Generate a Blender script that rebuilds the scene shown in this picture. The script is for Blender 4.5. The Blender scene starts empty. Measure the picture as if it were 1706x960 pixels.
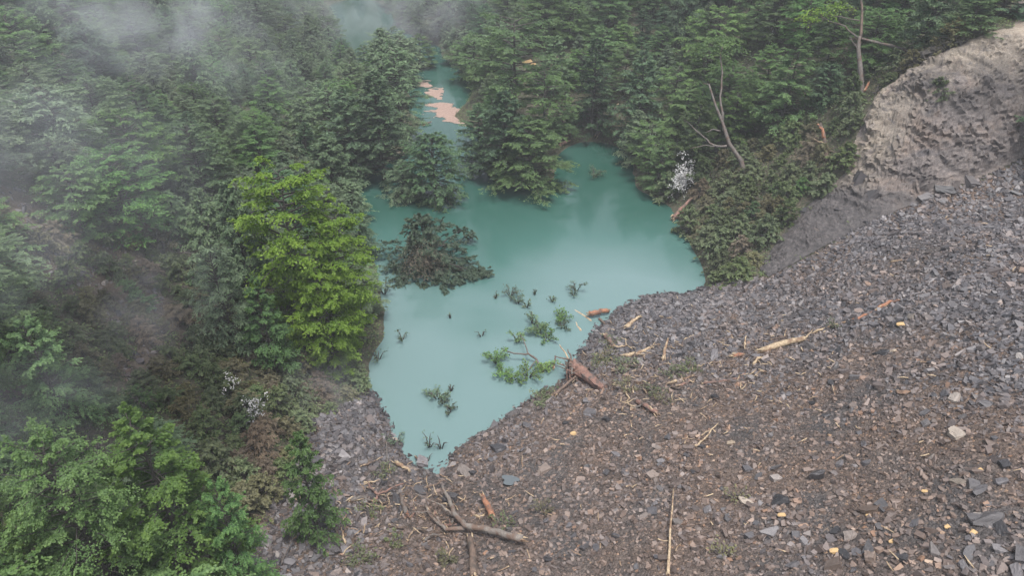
import bpy, bmesh, math, random
import numpy as np
from mathutils import Vector, Matrix, Euler

R = math.radians
sc = bpy.context.scene
col = sc.collection

# ------------------------------------------------------------------ camera, light, exposure
CAM_H, PITCH, F = 50.0, 33.0, 1174.0            # metres over the lake, degrees below level, focal length in photo pixels
cam = bpy.data.cameras.new('camera')
cam.sensor_width = 36.0
cam.lens = F / 1706.0 * 36.0
cam.clip_start, cam.clip_end = 0.5, 2000.0
camo = bpy.data.objects.new('camera', cam)
camo.location = (0, 0, CAM_H)
camo.rotation_euler = (R(90 - PITCH), 0, 0)
col.objects.link(camo)
sc.camera = camo

SUN_EL, SUN_AZ = 75.0, 155.0                     # azimuth from +Y towards +X
world = bpy.data.worlds.new('World')
sc.world = world
world.use_nodes = True
wn = world.node_tree
wn.nodes.clear()
wo = wn.nodes.new('ShaderNodeOutputWorld')
wb = wn.nodes.new('ShaderNodeBackground')
sk = wn.nodes.new('ShaderNodeTexSky')
sk.sky_type = 'NISHITA'
sk.sun_disc = False
sk.sun_elevation = R(SUN_EL)
sk.sun_rotation = R(SUN_AZ)
sk.air_density, sk.dust_density, sk.ozone_density = 1.0, 3.0, 1.0
hs = wn.nodes.new('ShaderNodeHueSaturation')
hs.inputs['Saturation'].default_value = 0.42
wn.links.new(sk.outputs[0], hs.inputs['Color'])
wn.links.new(hs.outputs[0], wb.inputs['Color'])
wb.inputs['Strength'].default_value = 0.10
wn.links.new(wb.outputs[0], wo.inputs[0])

sun = bpy.data.lights.new('sun', 'SUN')
sun.energy = 1.5
sun.angle = R(14)
sun.color = (1.0, 0.975, 0.94)
suno = bpy.data.objects.new('sun', sun)
col.objects.link(suno)
sd = Vector((math.sin(R(SUN_AZ)) * math.cos(R(SUN_EL)), math.cos(R(SUN_AZ)) * math.cos(R(SUN_EL)), math.sin(R(SUN_EL))))
suno.rotation_euler = (-sd).to_track_quat('-Z', 'Y').to_euler()

sc.view_settings.view_transform = 'Standard'
sc.view_settings.look = 'None'
sc.view_settings.gamma = 1.0
sc.view_settings.exposure = 1.33
sc.render.engine = 'CYCLES'
cy = sc.cycles
cy.use_denoising = True
try:
    cy.denoiser = 'OPENIMAGEDENOISE'
except Exception:
    pass
cy.max_bounces = 5
cy.diffuse_bounces = 3
cy.glossy_bounces = 2
cy.transmission_bounces = 3
cy.volume_bounces = 0
cy.transparent_max_bounces = 4
cy.volume_step_rate = 1.0
cy.volume_max_steps = 128
cy.sample_clamp_indirect = 6.0
cy.use_adaptive_sampling = True
cy.adaptive_threshold = 0.02

random.seed(7)
rng = np.random.default_rng(7)

# ------------------------------------------------------------------ pixel <-> world helpers
cp, sp = math.cos(R(PITCH)), math.sin(R(PITCH))


def ray(px, py):
    u, v = (px - 853.0) / F, (480.0 - py) / F
    return np.array([u, cp + v * sp, -sp + v * cp])


def P(px, py, z):
    d = ray(px, py)
    t = (z - CAM_H) / d[2]
    return (d[0] * t, d[1] * t, z)


def proj(p):
    x, y, z = p[0], p[1], p[2] - CAM_H
    dep = y * cp - z * sp
    v = y * sp + z * cp
    return 853.0 + F * x / dep, 480.0 - F * v / dep, dep


def in_poly(x, y, poly):
    """vectorised point in polygon; poly is a list of (x, y)"""
    x = np.asarray(x, float)
    y = np.asarray(y, float)
    c = np.zeros(x.shape, bool)
    n = len(poly)
    for i in range(n):
        x1, y1 = poly[i][0], poly[i][1]
        x2, y2 = poly[(i + 1) % n][0], poly[(i + 1) % n][1]
        if y1 == y2:
            continue
        m = ((y1 > y) != (y2 > y)) & (x < (x2 - x1) * (y - y1) / (y2 - y1) + x1)
        c ^= m
    return c


def poly_dist(x, y, poly, closed=True):
    x = np.asarray(x, float)
    y = np.asarray(y, float)
    best = np.full(x.shape, 1e9)
    n = len(poly)
    for i in range(n if closed else n - 1):
        ax, ay = poly[i][0], poly[i][1]
        bx, by = poly[(i + 1) % n][0], poly[(i + 1) % n][1]
        dx, dy = bx - ax, by - ay
        l2 = dx * dx + dy * dy + 1e-9
        t = np.clip(((x - ax) * dx + (y - ay) * dy) / l2, 0, 1)
        best = np.minimum(best, np.hypot(x - ax - t * dx, y - ay - t * dy))
    return best


_tab = np.random.default_rng(99).random((256, 256))


def vnoise(x, y):
    x = np.asarray(x, float)
    y = np.asarray(y, float)
    xi, yi = np.floor(x).astype(int), np.floor(y).astype(int)
    fx, fy = x - xi, y - yi
    fx = fx * fx * (3 - 2 * fx)
    fy = fy * fy * (3 - 2 * fy)
    a = _tab[xi & 255, yi & 255]
    b = _tab[(xi + 1) & 255, yi & 255]
    c = _tab[xi & 255, (yi + 1) & 255]
    d = _tab[(xi + 1) & 255, (yi + 1) & 255]
    return (a * (1 - fx) + b * fx) * (1 - fy) + (c * (1 - fx) + d * fx) * fy


def fbm(x, y, s, oct=4):
    v, a, t = 0, 1.0, 0
    for i in range(oct):
        v = v + a * vnoise(np.asarray(x) / s + 17.3 * i, np.asarray(y) / s + 9.1 * i)
        t += a
        a *= 0.5
        s *= 0.5
    return v / t - 0.5


def smooth(a, b, x):
    t = np.clip((x - a) / (b - a), 0, 1)
    return t * t * (3 - 2 * t)


# ------------------------------------------------------------------ terrain heights
CT = []
for q in [  # shore of the lake
        (725, 800), (692, 770), (655, 740), (648, 690), (608, 640), (618, 600), (640, 560), (640, 500), (628, 440), (600, 380), (590, 315),
        (690, 250), (700, 215), (688, 165), (735, 95), (788, 150), (803, 220), (808, 270), (825, 302),
        (870, 312), (925, 290), (940, 250), (1005, 238), (1050, 265), (1070, 320), (1115, 345), (1140, 395), (1165, 430), (1175, 478),
        (1100, 489), (1040, 512), (985, 560), (935, 635), (850, 690), (765, 742),
        (545, 30), (735, 80)]:
    CT.append(P(q[0], q[1], 0.0))
for q in [  # lake bed
        (720, 720), (740, 620), (760, 560), (860, 560), (800, 480), (720, 420), (900, 440), (1000, 440), (1090, 440), (950, 360), (1050, 370), (850, 380),
        (700, 340), (980, 275), (740, 260), (735, 190), (600, 40), (720, 165), (728, 130), (765, 265), (705, 98), (655, 75), (610, 45), (590, 15)]:
    CT.append(P(q[0], q[1], -3.0))
CT += [P(*q) for q in [
    # debris fan
    (725, 830, 1.0), (690, 880, 2.0), (600, 800, 2.2), (620, 740, 1.2), (640, 960, 4.0), (800, 960, 4.8), (850, 850, 3.0), (950, 960, 6.0), (950, 750, 3.0), (1000, 640, 2.2),
    (1100, 560, 2.6), (1200, 492, 1.8), (1280, 466, 3.5), (1340, 432, 5.5), (1400, 402, 7.5), (1460, 368, 9.5), (1530, 345, 11.5), (1620, 310, 13.5),
    (1706, 270, 16.0), (1300, 600, 7.0), (1120, 760, 6.5), (1300, 800, 10.0), (1115, 960, 9.0), (1400, 500, 9.0), (1500, 650, 13.0), (1500, 900, 14.0), (1600, 400, 13.8),
    (1706, 400, 16.5), (1706, 600, 16.8), (1706, 800, 17.0), (1706, 960, 17.0),
    # left slope
    (560, 690, 1.5), (500, 760, 3.2), (430, 900, 4.6), (430, 700, 5.5), (300, 620, 9.0), (200, 480, 13.0), (100, 640, 13.5), (0, 700, 16.0), (0, 480, 18.0), (0, 960, 12.0),
    (200, 960, 9.0), (400, 960, 5.5), (350, 480, 7.5), (450, 560, 4.0), (560, 590, 1.6), (520, 440, 3.0), (-150, 480, 22.0), (-150, 900, 17.0), (-100, 250, 26.0),
    # spur running down to the lake, gully and slopes behind it
    (450, 265, 8.0), (300, 200, 13.5), (150, 110, 20.0), (0, 60, 26.0), (540, 300, 3.5), (450, 150, 5.0), (560, 200, 2.5), (640, 200, 1.5), (620, 150, 2.0), (300, 30, 16.0), (450, 30, 8.0),
    (100, 0, 25.0), (660, 130, 1.2),
    # peninsula in the middle
    (870, 280, 2.0), (840, 220, 3.0), (900, 70, 12.0), (890, 150, 7.0), (820, 130, 5.0), (830, 40, 9.0), (930, 235, 1.2),
    # right-hand slopes
    (1010, 215, 2.0), (960, 150, 6.0), (1100, 150, 7.0), (1100, 50, 14.0), (1200, 250, 6.5), (1300, 150, 14.0), (1300, 50, 20.0), (1130, 290, 2.2), (1250, 330, 5.5), (1200, 400, 2.6),
    (1350, 310, 9.5), (1300, 400, 5.5), (1235, 455, 2.6), (1390, 330, 9.5),
    # scarp: toe and rim
    (1412, 285, 12.0), (1425, 235, 15.5), (1468, 150, 20.5), (1530, 110, 23.8), (1600, 73, 27.0), (1706, 58, 28.5), (1455, 340, 10.5), (1560, 210, 19.3), (1660, 170, 22.0),
    (1600, 20, 28.0), (1500, 50, 24.0), (1440, 60, 22.5)]]
CT += [  # beyond the frame
    (95, 110, 36), (110, 60, 30), (80, 30, 28), (60, 5, 24), (20, 5, 12), (-20, 8, 6.5), (-45, 15, 16), (-90, 40, 36), (-110, 90, 48), (-100, 160, 36), (-90, 220, 32),
    (-60, 275, 26), (-20, 215, 8), (-8, 250, 26), (30, 210, 26), (70, 170, 36), (110, 150, 50), (120, 230, 60), (50, 290, 60), (-130, 290, 60), (-130, 30, 50), (130, 10, 38), (-40, 330, 50),
    (-75, 235, 10), (-32, 240, 4)]
CT = np.array(CT)


def _kern(r2):
    return np.sqrt(r2 + 9.0)


def _fit(C):
    n = len(C)
    d2 = (C[:, None, 0] - C[None, :, 0]) ** 2 + (C[:, None, 1] - C[None, :, 1]) ** 2
    A = np.zeros((n + 3, n + 3))
    A[:n, :n] = _kern(d2) + np.eye(n) * -0.25
    A[:n, n] = A[n, :n] = 1
    A[:n, n + 1] = A[n + 1, :n] = C[:, 0]
    A[:n, n + 2] = A[n + 2, :n] = C[:, 1]
    return np.linalg.solve(A, np.concatenate([C[:, 2], np.zeros(3)]))


W = _fit(CT)


def axis(lo, hi, a, b, fine, g):
    v = list(np.arange(a, b + 1e-6, fine))
    s, x = fine, b
    while x < hi:
        s = min(s * g, 4.0)
        x += s
        v.append(x)
    s, x = fine, a
    out = []
    while x > lo:
        s = min(s * g, 4.0)
        x -= s
        out.append(x)
    return np.array(out[::-1] + v)


GX = axis(-160, 160, -45, 72, 0.5, 1.05)
GY = axis(4, 340, 14, 112, 0.5, 1.05)

DEB = [P(*q)[:2] for q in [(618, 655, 0), (575, 672, 1.2), (520, 700, 2.5), (495, 770, 3.4), (445, 850, 4.4), (385, 960, 5.5)]] + [(-14, 4), (95, 0), (105, 66)] + \
      [P(*q)[:2] for q in [(1720, 263, 16.2), (1620, 308, 13.5), (1530, 343, 11.5), (1460, 368, 9.5), (1400, 402, 7.5), (1280, 466, 3.5), (1175, 480, 0), (1000, 440, -3), (760, 560, -3)]]
SCARP = [P(*q)[:2] for q in [(1720, 263, 16.2), (1620, 308, 13.5), (1530, 343, 11.5), (1460, 368, 9.5), (1400, 402, 7.5), (1280, 466, 3.5), (1262, 452, 3.2), (1300, 395, 5.6), (1350, 335, 8.6),
                             (1410, 290, 11.6), (1422, 235, 15.5), (1464, 150, 20.5), (1528, 108, 23.9), (1600, 71, 27.1), (1680, 57, 28.3), (1697, 20, 30.0), (1706, -40, 33.0)]] + [(88, 108), (105, 80)]
SLIP = [P(*q)[:2] for q in [(20, 400, 17), (120, 370, 16), (230, 430, 12), (290, 520, 9), (270, 620, 9.5), (210, 640, 11), (180, 540, 13), (90, 470, 16)]]

mx, my = np.meshgrid(GX, GY)


def height_raw(x, y):
    x = np.asarray(x, float)
    y = np.asarray(y, float)
    shp = x.shape
    xf, yf = x.ravel(), y.ravel()
    z = np.empty(xf.shape)
    for i in range(0, len(xf), 20000):
        xs, ys = xf[i:i + 20000], yf[i:i + 20000]
        d2 = (xs[:, None] - CT[None, :, 0]) ** 2 + (ys[:, None] - CT[None, :, 1]) ** 2
        z[i:i + 20000] = _kern(d2) @ W[:-3] + W[-3] + W[-2] * xs + W[-1] * ys
    return z.reshape(shp)


GZ = height_raw(mx, my)
deb_m = in_poly(mx, my, DEB)
sca_m = in_poly(mx, my, SCARP) & ~deb_m
deb_d = poly_dist(mx, my, DEB)
sca_d = poly_dist(mx, my, SCARP)
dw = np.where(deb_m, smooth(0, 3, deb_d), 0)
sw = np.where(sca_m, smooth(0, 2.0, sca_d), 0)
rough = fbm(mx, my, 9, 4) * 1.6
GZ = GZ + rough * (1 - dw) * (1 - sw) * smooth(0.0, 2.0, np.abs(GZ)) \
    + dw * (fbm(mx, my, 11, 5) * 1.7 + fbm(mx + 50, my, 2.6, 3) * 0.55) * smooth(-0.5, 1.5, GZ)
# rock face: strata ledges and gullies
ledge = 0.45 * (fbm(mx * 0.6 + my * 0.2 + GZ * 0.8, my * 0.2 + GZ * 1.2, 3.0, 4) * 1.5 + fbm(mx, my, 6, 3) * 1.8 + (np.abs(fbm(mx * 0.9, GZ * 0.6 + my * .3, 2.2, 3))) * -1.2)
GZ = GZ + sw * ledge
# shore: ragged small scale
GZ = GZ + fbm(mx, my, 3.0, 3) * 0.5 * np.exp(-np.abs(GZ) / 1.2)


def hz(x, y):
    x = np.asarray(x, float)
    y = np.asarray(y, float)
    i = np.clip(np.searchsorted(GX, x) - 1, 0, len(GX) - 2)
    j = np.clip(np.searchsorted(GY, y) - 1, 0, len(GY) - 2)
    fx = np.clip((x - GX[i]) / (GX[i + 1] - GX[i]), 0, 1)
    fy = np.clip((y - GY[j]) / (GY[j + 1] - GY[j]), 0, 1)
    return (GZ[j, i] * (1 - fx) + GZ[j, i + 1] * fx) * (1 - fy) + (GZ[j + 1, i] * (1 - fx) + GZ[j + 1, i + 1] * fx) * fy


def hn(x, y, e=0.6):
    dx = (hz(np.asarray(x) + e, y) - hz(np.asarray(x) - e, y)) / (2 * e)
    dy = (hz(x, np.asarray(y) + e) - hz(x, np.asarray(y) - e)) / (2 * e)
    n = np.stack([-dx, -dy, np.ones_like(dx)], -1)
    return n / np.linalg.norm(n, axis=-1, keepdims=True)


_ts = np.concatenate([np.arange(15, 160, 0.15), np.arange(160, 330, 0.5)])


def at(px, py, water=True):
    """the point of the ground (or of the water) that the photo shows at this pixel"""
    d = ray(px, py)
    pts = d[None, :] * _ts[:, None]
    z = pts[:, 2] + CAM_H
    g = hz(pts[:, 0], pts[:, 1])
    if water:
        g = np.maximum(g, 0.0)
    hit = np.argmax(z <= g)
    if z[hit] > g[hit]:
        hit = len(_ts) - 1
    return Vector((pts[hit, 0], pts[hit, 1], g[hit]))


# ------------------------------------------------------------------ materials
def new_mat(name):
    m = bpy.data.materials.new(name)
    m.use_nodes = True
    nt = m.node_tree
    b = nt.nodes['Principled BSDF']
    return m, nt, b


def N(nt, typ, **kw):
    n = nt.nodes.new(typ)
    for k, v in kw.items():
        setattr(n, k, v)
    return n


def noise(nt, scale, detail=4.0, rough=0.6, vec=None, dist=0.0):
    n = N(nt, 'ShaderNodeTexNoise')
    n.inputs['Scale'].default_value = scale
    n.inputs['Detail'].default_value = detail
    n.inputs['Roughness'].default_value = rough
    n.inputs['Distortion'].default_value = dist
    if vec is not None:
        nt.links.new(vec, n.inputs['Vector'])
    return n.outputs['Fac']


def ramp(nt, fac, stops, interp='LINEAR'):
    r = N(nt, 'ShaderNodeValToRGB')
    r.color_ramp.interpolation = interp
    el = r.color_ramp.elements
    while len(el) < len(stops):
        el.new(0.5)
    for e, (p, c) in zip(el, stops):
        e.position = p
        e.color = (c[0], c[1], c[2], 1)
    nt.links.new(fac, r.inputs['Fac'])
    return r.outputs['Color']


def mix(nt, fac, a, b, mode='MIX'):
    m = N(nt, 'ShaderNodeMix', data_type='RGBA', blend_type=mode)
    for i, v in ((0, fac), (6, a), (7, b)):
        if isinstance(v, (int, float)):
            m.inputs[i].default_value = v
        elif isinstance(v, tuple):
            m.inputs[i].default_value = (v[0], v[1], v[2], 1)
        else:
            nt.links.new(v, m.inputs[i])
    return m.outputs[2]


def math_n(nt, op, a, b=None, clamp=False):
    m = N(nt, 'ShaderNodeMath', operation=op, use_clamp=clamp)
    for i, v in ((0, a), (1, b)):
        if v is None:
            continue
        if isinstance(v, (int, float)):
            m.inputs[i].default_value = v
        else:
            nt.links.new(v, m.inputs[i])
    return m.outputs[0]


def bump(nt, b, h, strength=0.5, dist=0.1):
    n = N(nt, 'ShaderNodeBump')
    n.inputs['Strength'].default_value = strength
    n.inputs['Distance'].default_value = dist
    nt.links.new(h, n.inputs['Height'])
    nt.links.new(n.outputs[0], b.inputs['Normal'])


def attr(nt, name):
    a = N(nt, 'ShaderNodeAttribute', attribute_name=name)
    return a.outputs['Fac']


def objpos(nt):
    return N(nt, 'ShaderNodeNewGeometry').outputs['Position']


MATS = {}


def foliage_mat(name, dark, light, tip, transl=0.35, rough=0.55):
    m, nt, b = new_mat(name)
    oi = N(nt, 'ShaderNodeObjectInfo').outputs['Random']
    a = attr(nt, 'rnd')
    c = ramp(nt, a, [(0.0, dark), (1.0, light)])
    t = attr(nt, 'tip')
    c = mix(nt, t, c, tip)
    hsv = N(nt, 'ShaderNodeHueSaturation')
    nt.links.new(c, hsv.inputs['Color'])
    nt.links.new(math_n(nt, 'ADD', math_n(nt, 'MULTIPLY', oi, 0.026), 0.487), hsv.inputs['Hue'])
    r2 = math_n(nt, 'FRACT', math_n(nt, 'MULTIPLY', oi, 7.31))
    nt.links.new(math_n(nt, 'ADD', math_n(nt, 'MULTIPLY', r2, 0.58), 0.70), hsv.inputs['Value'])
    r3 = math_n(nt, 'FRACT', math_n(nt, 'MULTIPLY', oi, 13.7))
    nt.links.new(math_n(nt, 'ADD', math_n(nt, 'MULTIPLY', r3, 0.25), 0.85), hsv.inputs['Saturation'])
    cc = hsv.outputs['Color'] if name != 'bright_leaves' else c
    nt.links.new(cc, b.inputs['Base Color'])
    b.inputs['Roughness'].default_value = rough
    b.inputs['Specular IOR Level'].default_value = 0.3
    tr = N(nt, 'ShaderNodeBsdfTranslucent')
    nt.links.new(cc, tr.inputs['Color'])
    mx_ = N(nt, 'ShaderNodeMixShader')
    mx_.inputs[0].default_value = transl
    nt.links.new(b.outputs[0], mx_.inputs[1])
    nt.links.new(tr.outputs[0], mx_.inputs[2])
    nt.links.new(mx_.outputs[0], nt.nodes['Material Output'].inputs['Surface'])
    MATS[name] = m
    return m


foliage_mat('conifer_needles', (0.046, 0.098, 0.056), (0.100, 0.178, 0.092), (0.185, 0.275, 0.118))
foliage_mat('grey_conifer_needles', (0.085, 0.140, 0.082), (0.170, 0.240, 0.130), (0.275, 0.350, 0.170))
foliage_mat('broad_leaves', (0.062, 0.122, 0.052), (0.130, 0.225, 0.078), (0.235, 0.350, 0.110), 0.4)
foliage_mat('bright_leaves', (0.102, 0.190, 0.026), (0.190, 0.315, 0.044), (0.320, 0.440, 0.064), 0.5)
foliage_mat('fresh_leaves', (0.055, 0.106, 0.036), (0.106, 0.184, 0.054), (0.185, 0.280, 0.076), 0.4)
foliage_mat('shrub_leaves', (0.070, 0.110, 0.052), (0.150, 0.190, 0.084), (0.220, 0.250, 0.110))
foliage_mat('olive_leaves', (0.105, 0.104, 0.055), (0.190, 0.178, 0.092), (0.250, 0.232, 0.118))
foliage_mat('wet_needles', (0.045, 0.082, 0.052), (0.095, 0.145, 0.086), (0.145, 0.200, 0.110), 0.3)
foliage_mat('white_petals', (0.50, 0.48, 0.47), (0.78, 0.76, 0.75), (0.8, 0.78, 0.77), 0.3)
foliage_mat('dry_twigs', (0.120, 0.095, 0.066), (0.205, 0.165, 0.115), (0.240, 0.195, 0.140), 0.0, 0.9)


def wood_mat(name, a, c, stain=None, scale=6.0):
    m, nt, b = new_mat(name)
    tc = N(nt, 'ShaderNodeTexCoord').outputs['Object']
    f = noise(nt, scale, 6, 0.7, tc, 0.6)
    base = ramp(nt, f, [(0.3, a), (0.7, c)])
    if stain:
        f2 = noise(nt, 1.3, 3, 0.6, tc)
        base = mix(nt, ramp(nt, f2, [(0.48, (0, 0, 0)), (0.6, (1, 1, 1))]), base, stain)
    nt.links.new(base, b.inputs['Base Color'])
    b.inputs['Roughness'].default_value = 0.8
    bump(nt, b, noise(nt, scale * 3, 4, 0.7, tc), 0.6, 0.05)
    MATS[name] = m


wood_mat('dark_bark', (0.035, 0.030, 0.026), (0.085, 0.075, 0.065))
wood_mat('grey_bark', (0.062, 0.054, 0.048), (0.185, 0.160, 0.142), (0.105, 0.072, 0.055))
wood_mat('weathered_bark', (0.11, 0.095, 0.082), (0.27, 0.235, 0.205), (0.15, 0.10, 0.075))
wood_mat('pale_wood', (0.26, 0.185, 0.115), (0.56, 0.44, 0.29), (0.21, 0.135, 0.085))
wood_mat('orange_wood', (0.20, 0.085, 0.050), (0.40, 0.19, 0.105), (0.13, 0.075, 0.055))
wood_mat('red_wood', (0.12, 0.070, 0.055), (0.30, 0.165, 0.125), (0.10, 0.075, 0.065))
wood_mat('brown_wood', (0.09, 0.060, 0.045), (0.20, 0.140, 0.105), (0.07, 0.055, 0.045))


def rock_mat(name, use_attr, bias=0.0, lum=1.0):
    m, nt, b = new_mat(name)
    tc = N(nt, 'ShaderNodeTexCoord').outputs['Object'] if not use_attr else objpos(nt)
    r = attr(nt, 'rnd') if use_attr else N(nt, 'ShaderNodeObjectInfo').outputs['Random']
    L = lum
    c = ramp(nt, r, [(0.0, (0.040 * L, 0.039 * L, 0.043 * L)), (0.35, (0.080 * L, 0.077 * L, 0.082 * L)), (0.62, (0.126 * L, 0.119 * L, 0.123 * L)), (0.80, (0.175 * L, 0.165 * L, 0.166 * L)), (0.88, (0.16 * L, 0.115 * L, 0.088 * L)),
                     (0.95, (0.24 * L, 0.225 * L, 0.215 * L)), (1.0, (0.32 * L, 0.255 * L, 0.18 * L))])
    if use_attr:
        c = mix(nt, math_n(nt, 'MULTIPLY', attr(nt, 'brn'), 0.8), c, mix(nt, 1.0, c, (1.34, 1.0, 0.74), 'MULTIPLY'))
    f = noise(nt, 2.5, 5, 0.7, tc)
    c = mix(nt, 0.55, c, ramp(nt, f, [(0.3, (0.35, 0.33, 0.33)), (0.7, (0.75, 0.72, 0.70))]), 'OVERLAY')
    nt.links.new(c, b.inputs['Base Color'])
    b.inputs['Roughness'].default_value = 0.48
    b.inputs['Specular IOR Level'].default_value = 0.5
    bump(nt, b, noise(nt, 9.0, 5, 0.7, tc), 0.5, 0.06)
    MATS[name] = m


rock_mat('loose_rock', True, lum=1.12)
rock_mat('boulder_rock', False, lum=1.05)
rock_mat('slate_rock', False, lum=0.62)


def ground_mats():
    # debris: brown earth with fine gravel
    m, nt, b = new_mat('debris_earth')
    p = objpos(nt)
    big = noise(nt, 0.10, 4, 0.6, p)
    mid = noise(nt, 1.3, 6, 0.75, p)
    fine = noise(nt, 7.0, 4, 0.8, p)
    c1 = ramp(nt, mid, [(0.25, (0.070, 0.052, 0.043)), (0.5, (0.150, 0.110, 0.088)), (0.75, (0.240, 0.182, 0.145))])
    c2 = ramp(nt, mid, [(0.25, (0.050, 0.046, 0.046)), (0.5, (0.100, 0.090, 0.088)), (0.75, (0.165, 0.150, 0.145))])
    c = mix(nt, ramp(nt, big, [(0.42, (0, 0, 0)), (0.58, (1, 1, 1))]), c2, c1)
    vor = N(nt, 'ShaderNodeTexVoronoi', feature='F1')
    vor.inputs['Scale'].default_value = 6.5
    nt.links.new(p, vor.inputs['Vector'])
    vc = N(nt, 'ShaderNodeSeparateColor')
    nt.links.new(vor.outputs['Color'], vc.inputs[0])
    st = ramp(nt, vc.outputs[0], [(0.0, (0.45, 0.42, 0.40)), (0.6, (0.85, 0.82, 0.80)), (0.93, (1.2, 1.15, 1.1)), (1.0, (2.2, 1.8, 1.4))])
    c = mix(nt, 1.0, c, st, 'MULTIPLY')
    nt.links.new(c, b.inputs['Base Color'])
    b.inputs['Roughness'].default_value = 0.75
    h = math_n(nt, 'SUBTRACT', math_n(nt, 'ADD', math_n(nt, 'MULTIPLY', fine, 0.7), mid), math_n(nt, 'MULTIPLY', vor.outputs['Distance'], 0.9))
    bump(nt, b, h, 1.0, 0.16)
    MATS['debris_earth'] = m
    # bare rock face
    m, nt, b = new_mat('scarp_rock')
    p = objpos(nt)
    mp = N(nt, 'ShaderNodeMapping')
    mp.inputs['Rotation'].default_value = (R(-12), R(24), R(0))
    mp.inputs['Scale'].default_value = (1.0, 1.0, 2.2)
    nt.links.new(p, mp.inputs['Vector'])
    q = mp.outputs[0]
    st = noise(nt, 1.1, 8, 0.78, q, 0.3)
    grain = noise(nt, 4.0, 8, 0.85, q)
    blot = noise(nt, 0.17, 5, 0.65, p, 0.3)
    mixv = math_n(nt, 'ADD', math_n(nt, 'MULTIPLY', st, 0.45), math_n(nt, 'MULTIPLY', grain, 0.55))
    c = ramp(nt, mixv, [(0.36, (0.044, 0.038, 0.037)), (0.46, (0.108, 0.094, 0.089)), (0.54, (0.170, 0.148, 0.138)), (0.66, (0.285, 0.252, 0.230))])
    tan = ramp(nt, mixv, [(0.36, (0.12, 0.098, 0.076)), (0.5, (0.26, 0.222, 0.175)), (0.66, (0.43, 0.39, 0.325))])
    rim = attr(nt, 'rim')
    tf = math_n(nt, 'MULTIPLY', math_n(nt, 'MULTIPLY', rim, 0.85), ramp(nt, blot, [(0.40, (0, 0, 0)), (0.50, (1, 1, 1))]))
    c = mix(nt, tf, c, tan)
    sl = noise(nt, 0.30, 5, 0.7, q, 0.6)
    c = mix(nt, math_n(nt, 'MULTIPLY', ramp(nt, sl, [(0.54, (0, 0, 0)), (0.64, (1, 1, 1))]), 0.7), c, (0.085, 0.080, 0.085))
    wv = noise(nt, 0.22, 4, 0.6, p, 0.8)
    c = mix(nt, math_n(nt, 'MULTIPLY', ramp(nt, wv, [(0.52, (0, 0, 0)), (0.66, (1, 1, 1))]), 0.5), c, (0.24, 0.18, 0.14))
    dk = noise(nt, 0.10, 5, 0.7, p, 0.4)
    c = mix(nt, 1.0, c, ramp(nt, dk, [(0.36, (0.50, 0.49, 0.50)), (0.52, (1.0, 0.98, 0.97)), (0.66, (1.25, 1.2, 1.15))]), 'MULTIPLY')
    mud = attr(nt, 'mud')
    mudc = ramp(nt, math_n(nt, 'ADD', math_n(nt, 'MULTIPLY', noise(nt, 1.6, 7, 0.78, p), 0.7), math_n(nt, 'MULTIPLY', grain, 0.3)), [(0.38, (0.030, 0.027, 0.028)), (0.5, (0.068, 0.060, 0.059)), (0.63, (0.140, 0.124, 0.118))])
    c = mix(nt, mud, c, mudc)
    nt.links.new(c, b.inputs['Base Color'])
    b.inputs['Roughness'].default_value = 0.65
    bump(nt, b, math_n(nt, 'ADD', st, math_n(nt, 'MULTIPLY', grain, 1.0)), 0.8, 0.16)
    MATS['scarp_rock'] = m
    # forest floor
    m, nt, b = new_mat('forest_soil')
    p = objpos(nt)
    f = noise(nt, 0.9, 6, 0.75, p)
    c = ramp(nt, f, [(0.3, (0.045, 0.040, 0.030)), (0.5, (0.095, 0.082, 0.058)), (0.7, (0.165, 0.138, 0.100))])
    g = noise(nt, 2.6, 5, 0.7, p)
    c = mix(nt, ramp(nt, g, [(0.45, (0, 0, 0)), (0.6, (0.8, 0.8, 0.8))]), c, (0.040, 0.062, 0.024))
    sl = attr(nt, 'slip')
    sc_ = ramp(nt, noise(nt, 3.0, 6, 0.75, p), [(0.3, (0.085, 0.067, 0.052)), (0.55, (0.150, 0.118, 0.092)), (0.75, (0.27, 0.222, 0.180))])
    c = mix(nt, sl, c, sc_)
    nt.links.new(c, b.inputs['Base Color'])
    b.inputs['Roughness'].default_value = 0.9
    bump(nt, b, math_n(nt, 'ADD', f, noise(nt, 6.0, 4, 0.7, p)), 1.0, 0.25)
    MATS['forest_soil'] = m
    # milky lake
    m, nt, b = new_mat('milky_water')
    p = objpos(nt)
    sep = N(nt, 'ShaderNodeSeparateXYZ')
    nt.links.new(p, sep.inputs[0])
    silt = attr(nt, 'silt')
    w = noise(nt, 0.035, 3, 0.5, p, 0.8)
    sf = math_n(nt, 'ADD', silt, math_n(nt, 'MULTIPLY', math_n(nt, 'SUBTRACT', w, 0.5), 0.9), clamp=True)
    c = ramp(nt, sf, [(0.0, (0.019, 0.068, 0.050)), (0.5, (0.052, 0.125, 0.108)), (1.0, (0.128, 0.202, 0.198))])  # pale end: silt and painted sky reflection; dark end: painted slope reflection and shade
    nt.links.new(c, b.inputs['Base Color'])
    b.inputs['Roughness'].default_value = 0.10
    b.inputs['IOR'].default_value = 1.45
    mpw = N(nt, 'ShaderNodeMapping')
    mpw.inputs['Scale'].default_value = (0.5, 1.6, 1.0)
    nt.links.new(p, mpw.inputs['Vector'])
    bump(nt, b, noise(nt, 1.6, 4, 0.6, mpw.outputs[0]), 0.10, 0.05)
    MATS['milky_water'] = m
    m, nt, b = new_mat('leaf_litter')
    p = objpos(nt)
    c = ramp(nt, noise(nt, 2.0, 6, 0.8, p), [(0.3, (0.22, 0.145, 0.115)), (0.6, (0.38, 0.27, 0.225)), (0.8, (0.55, 0.44, 0.39))])
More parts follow.
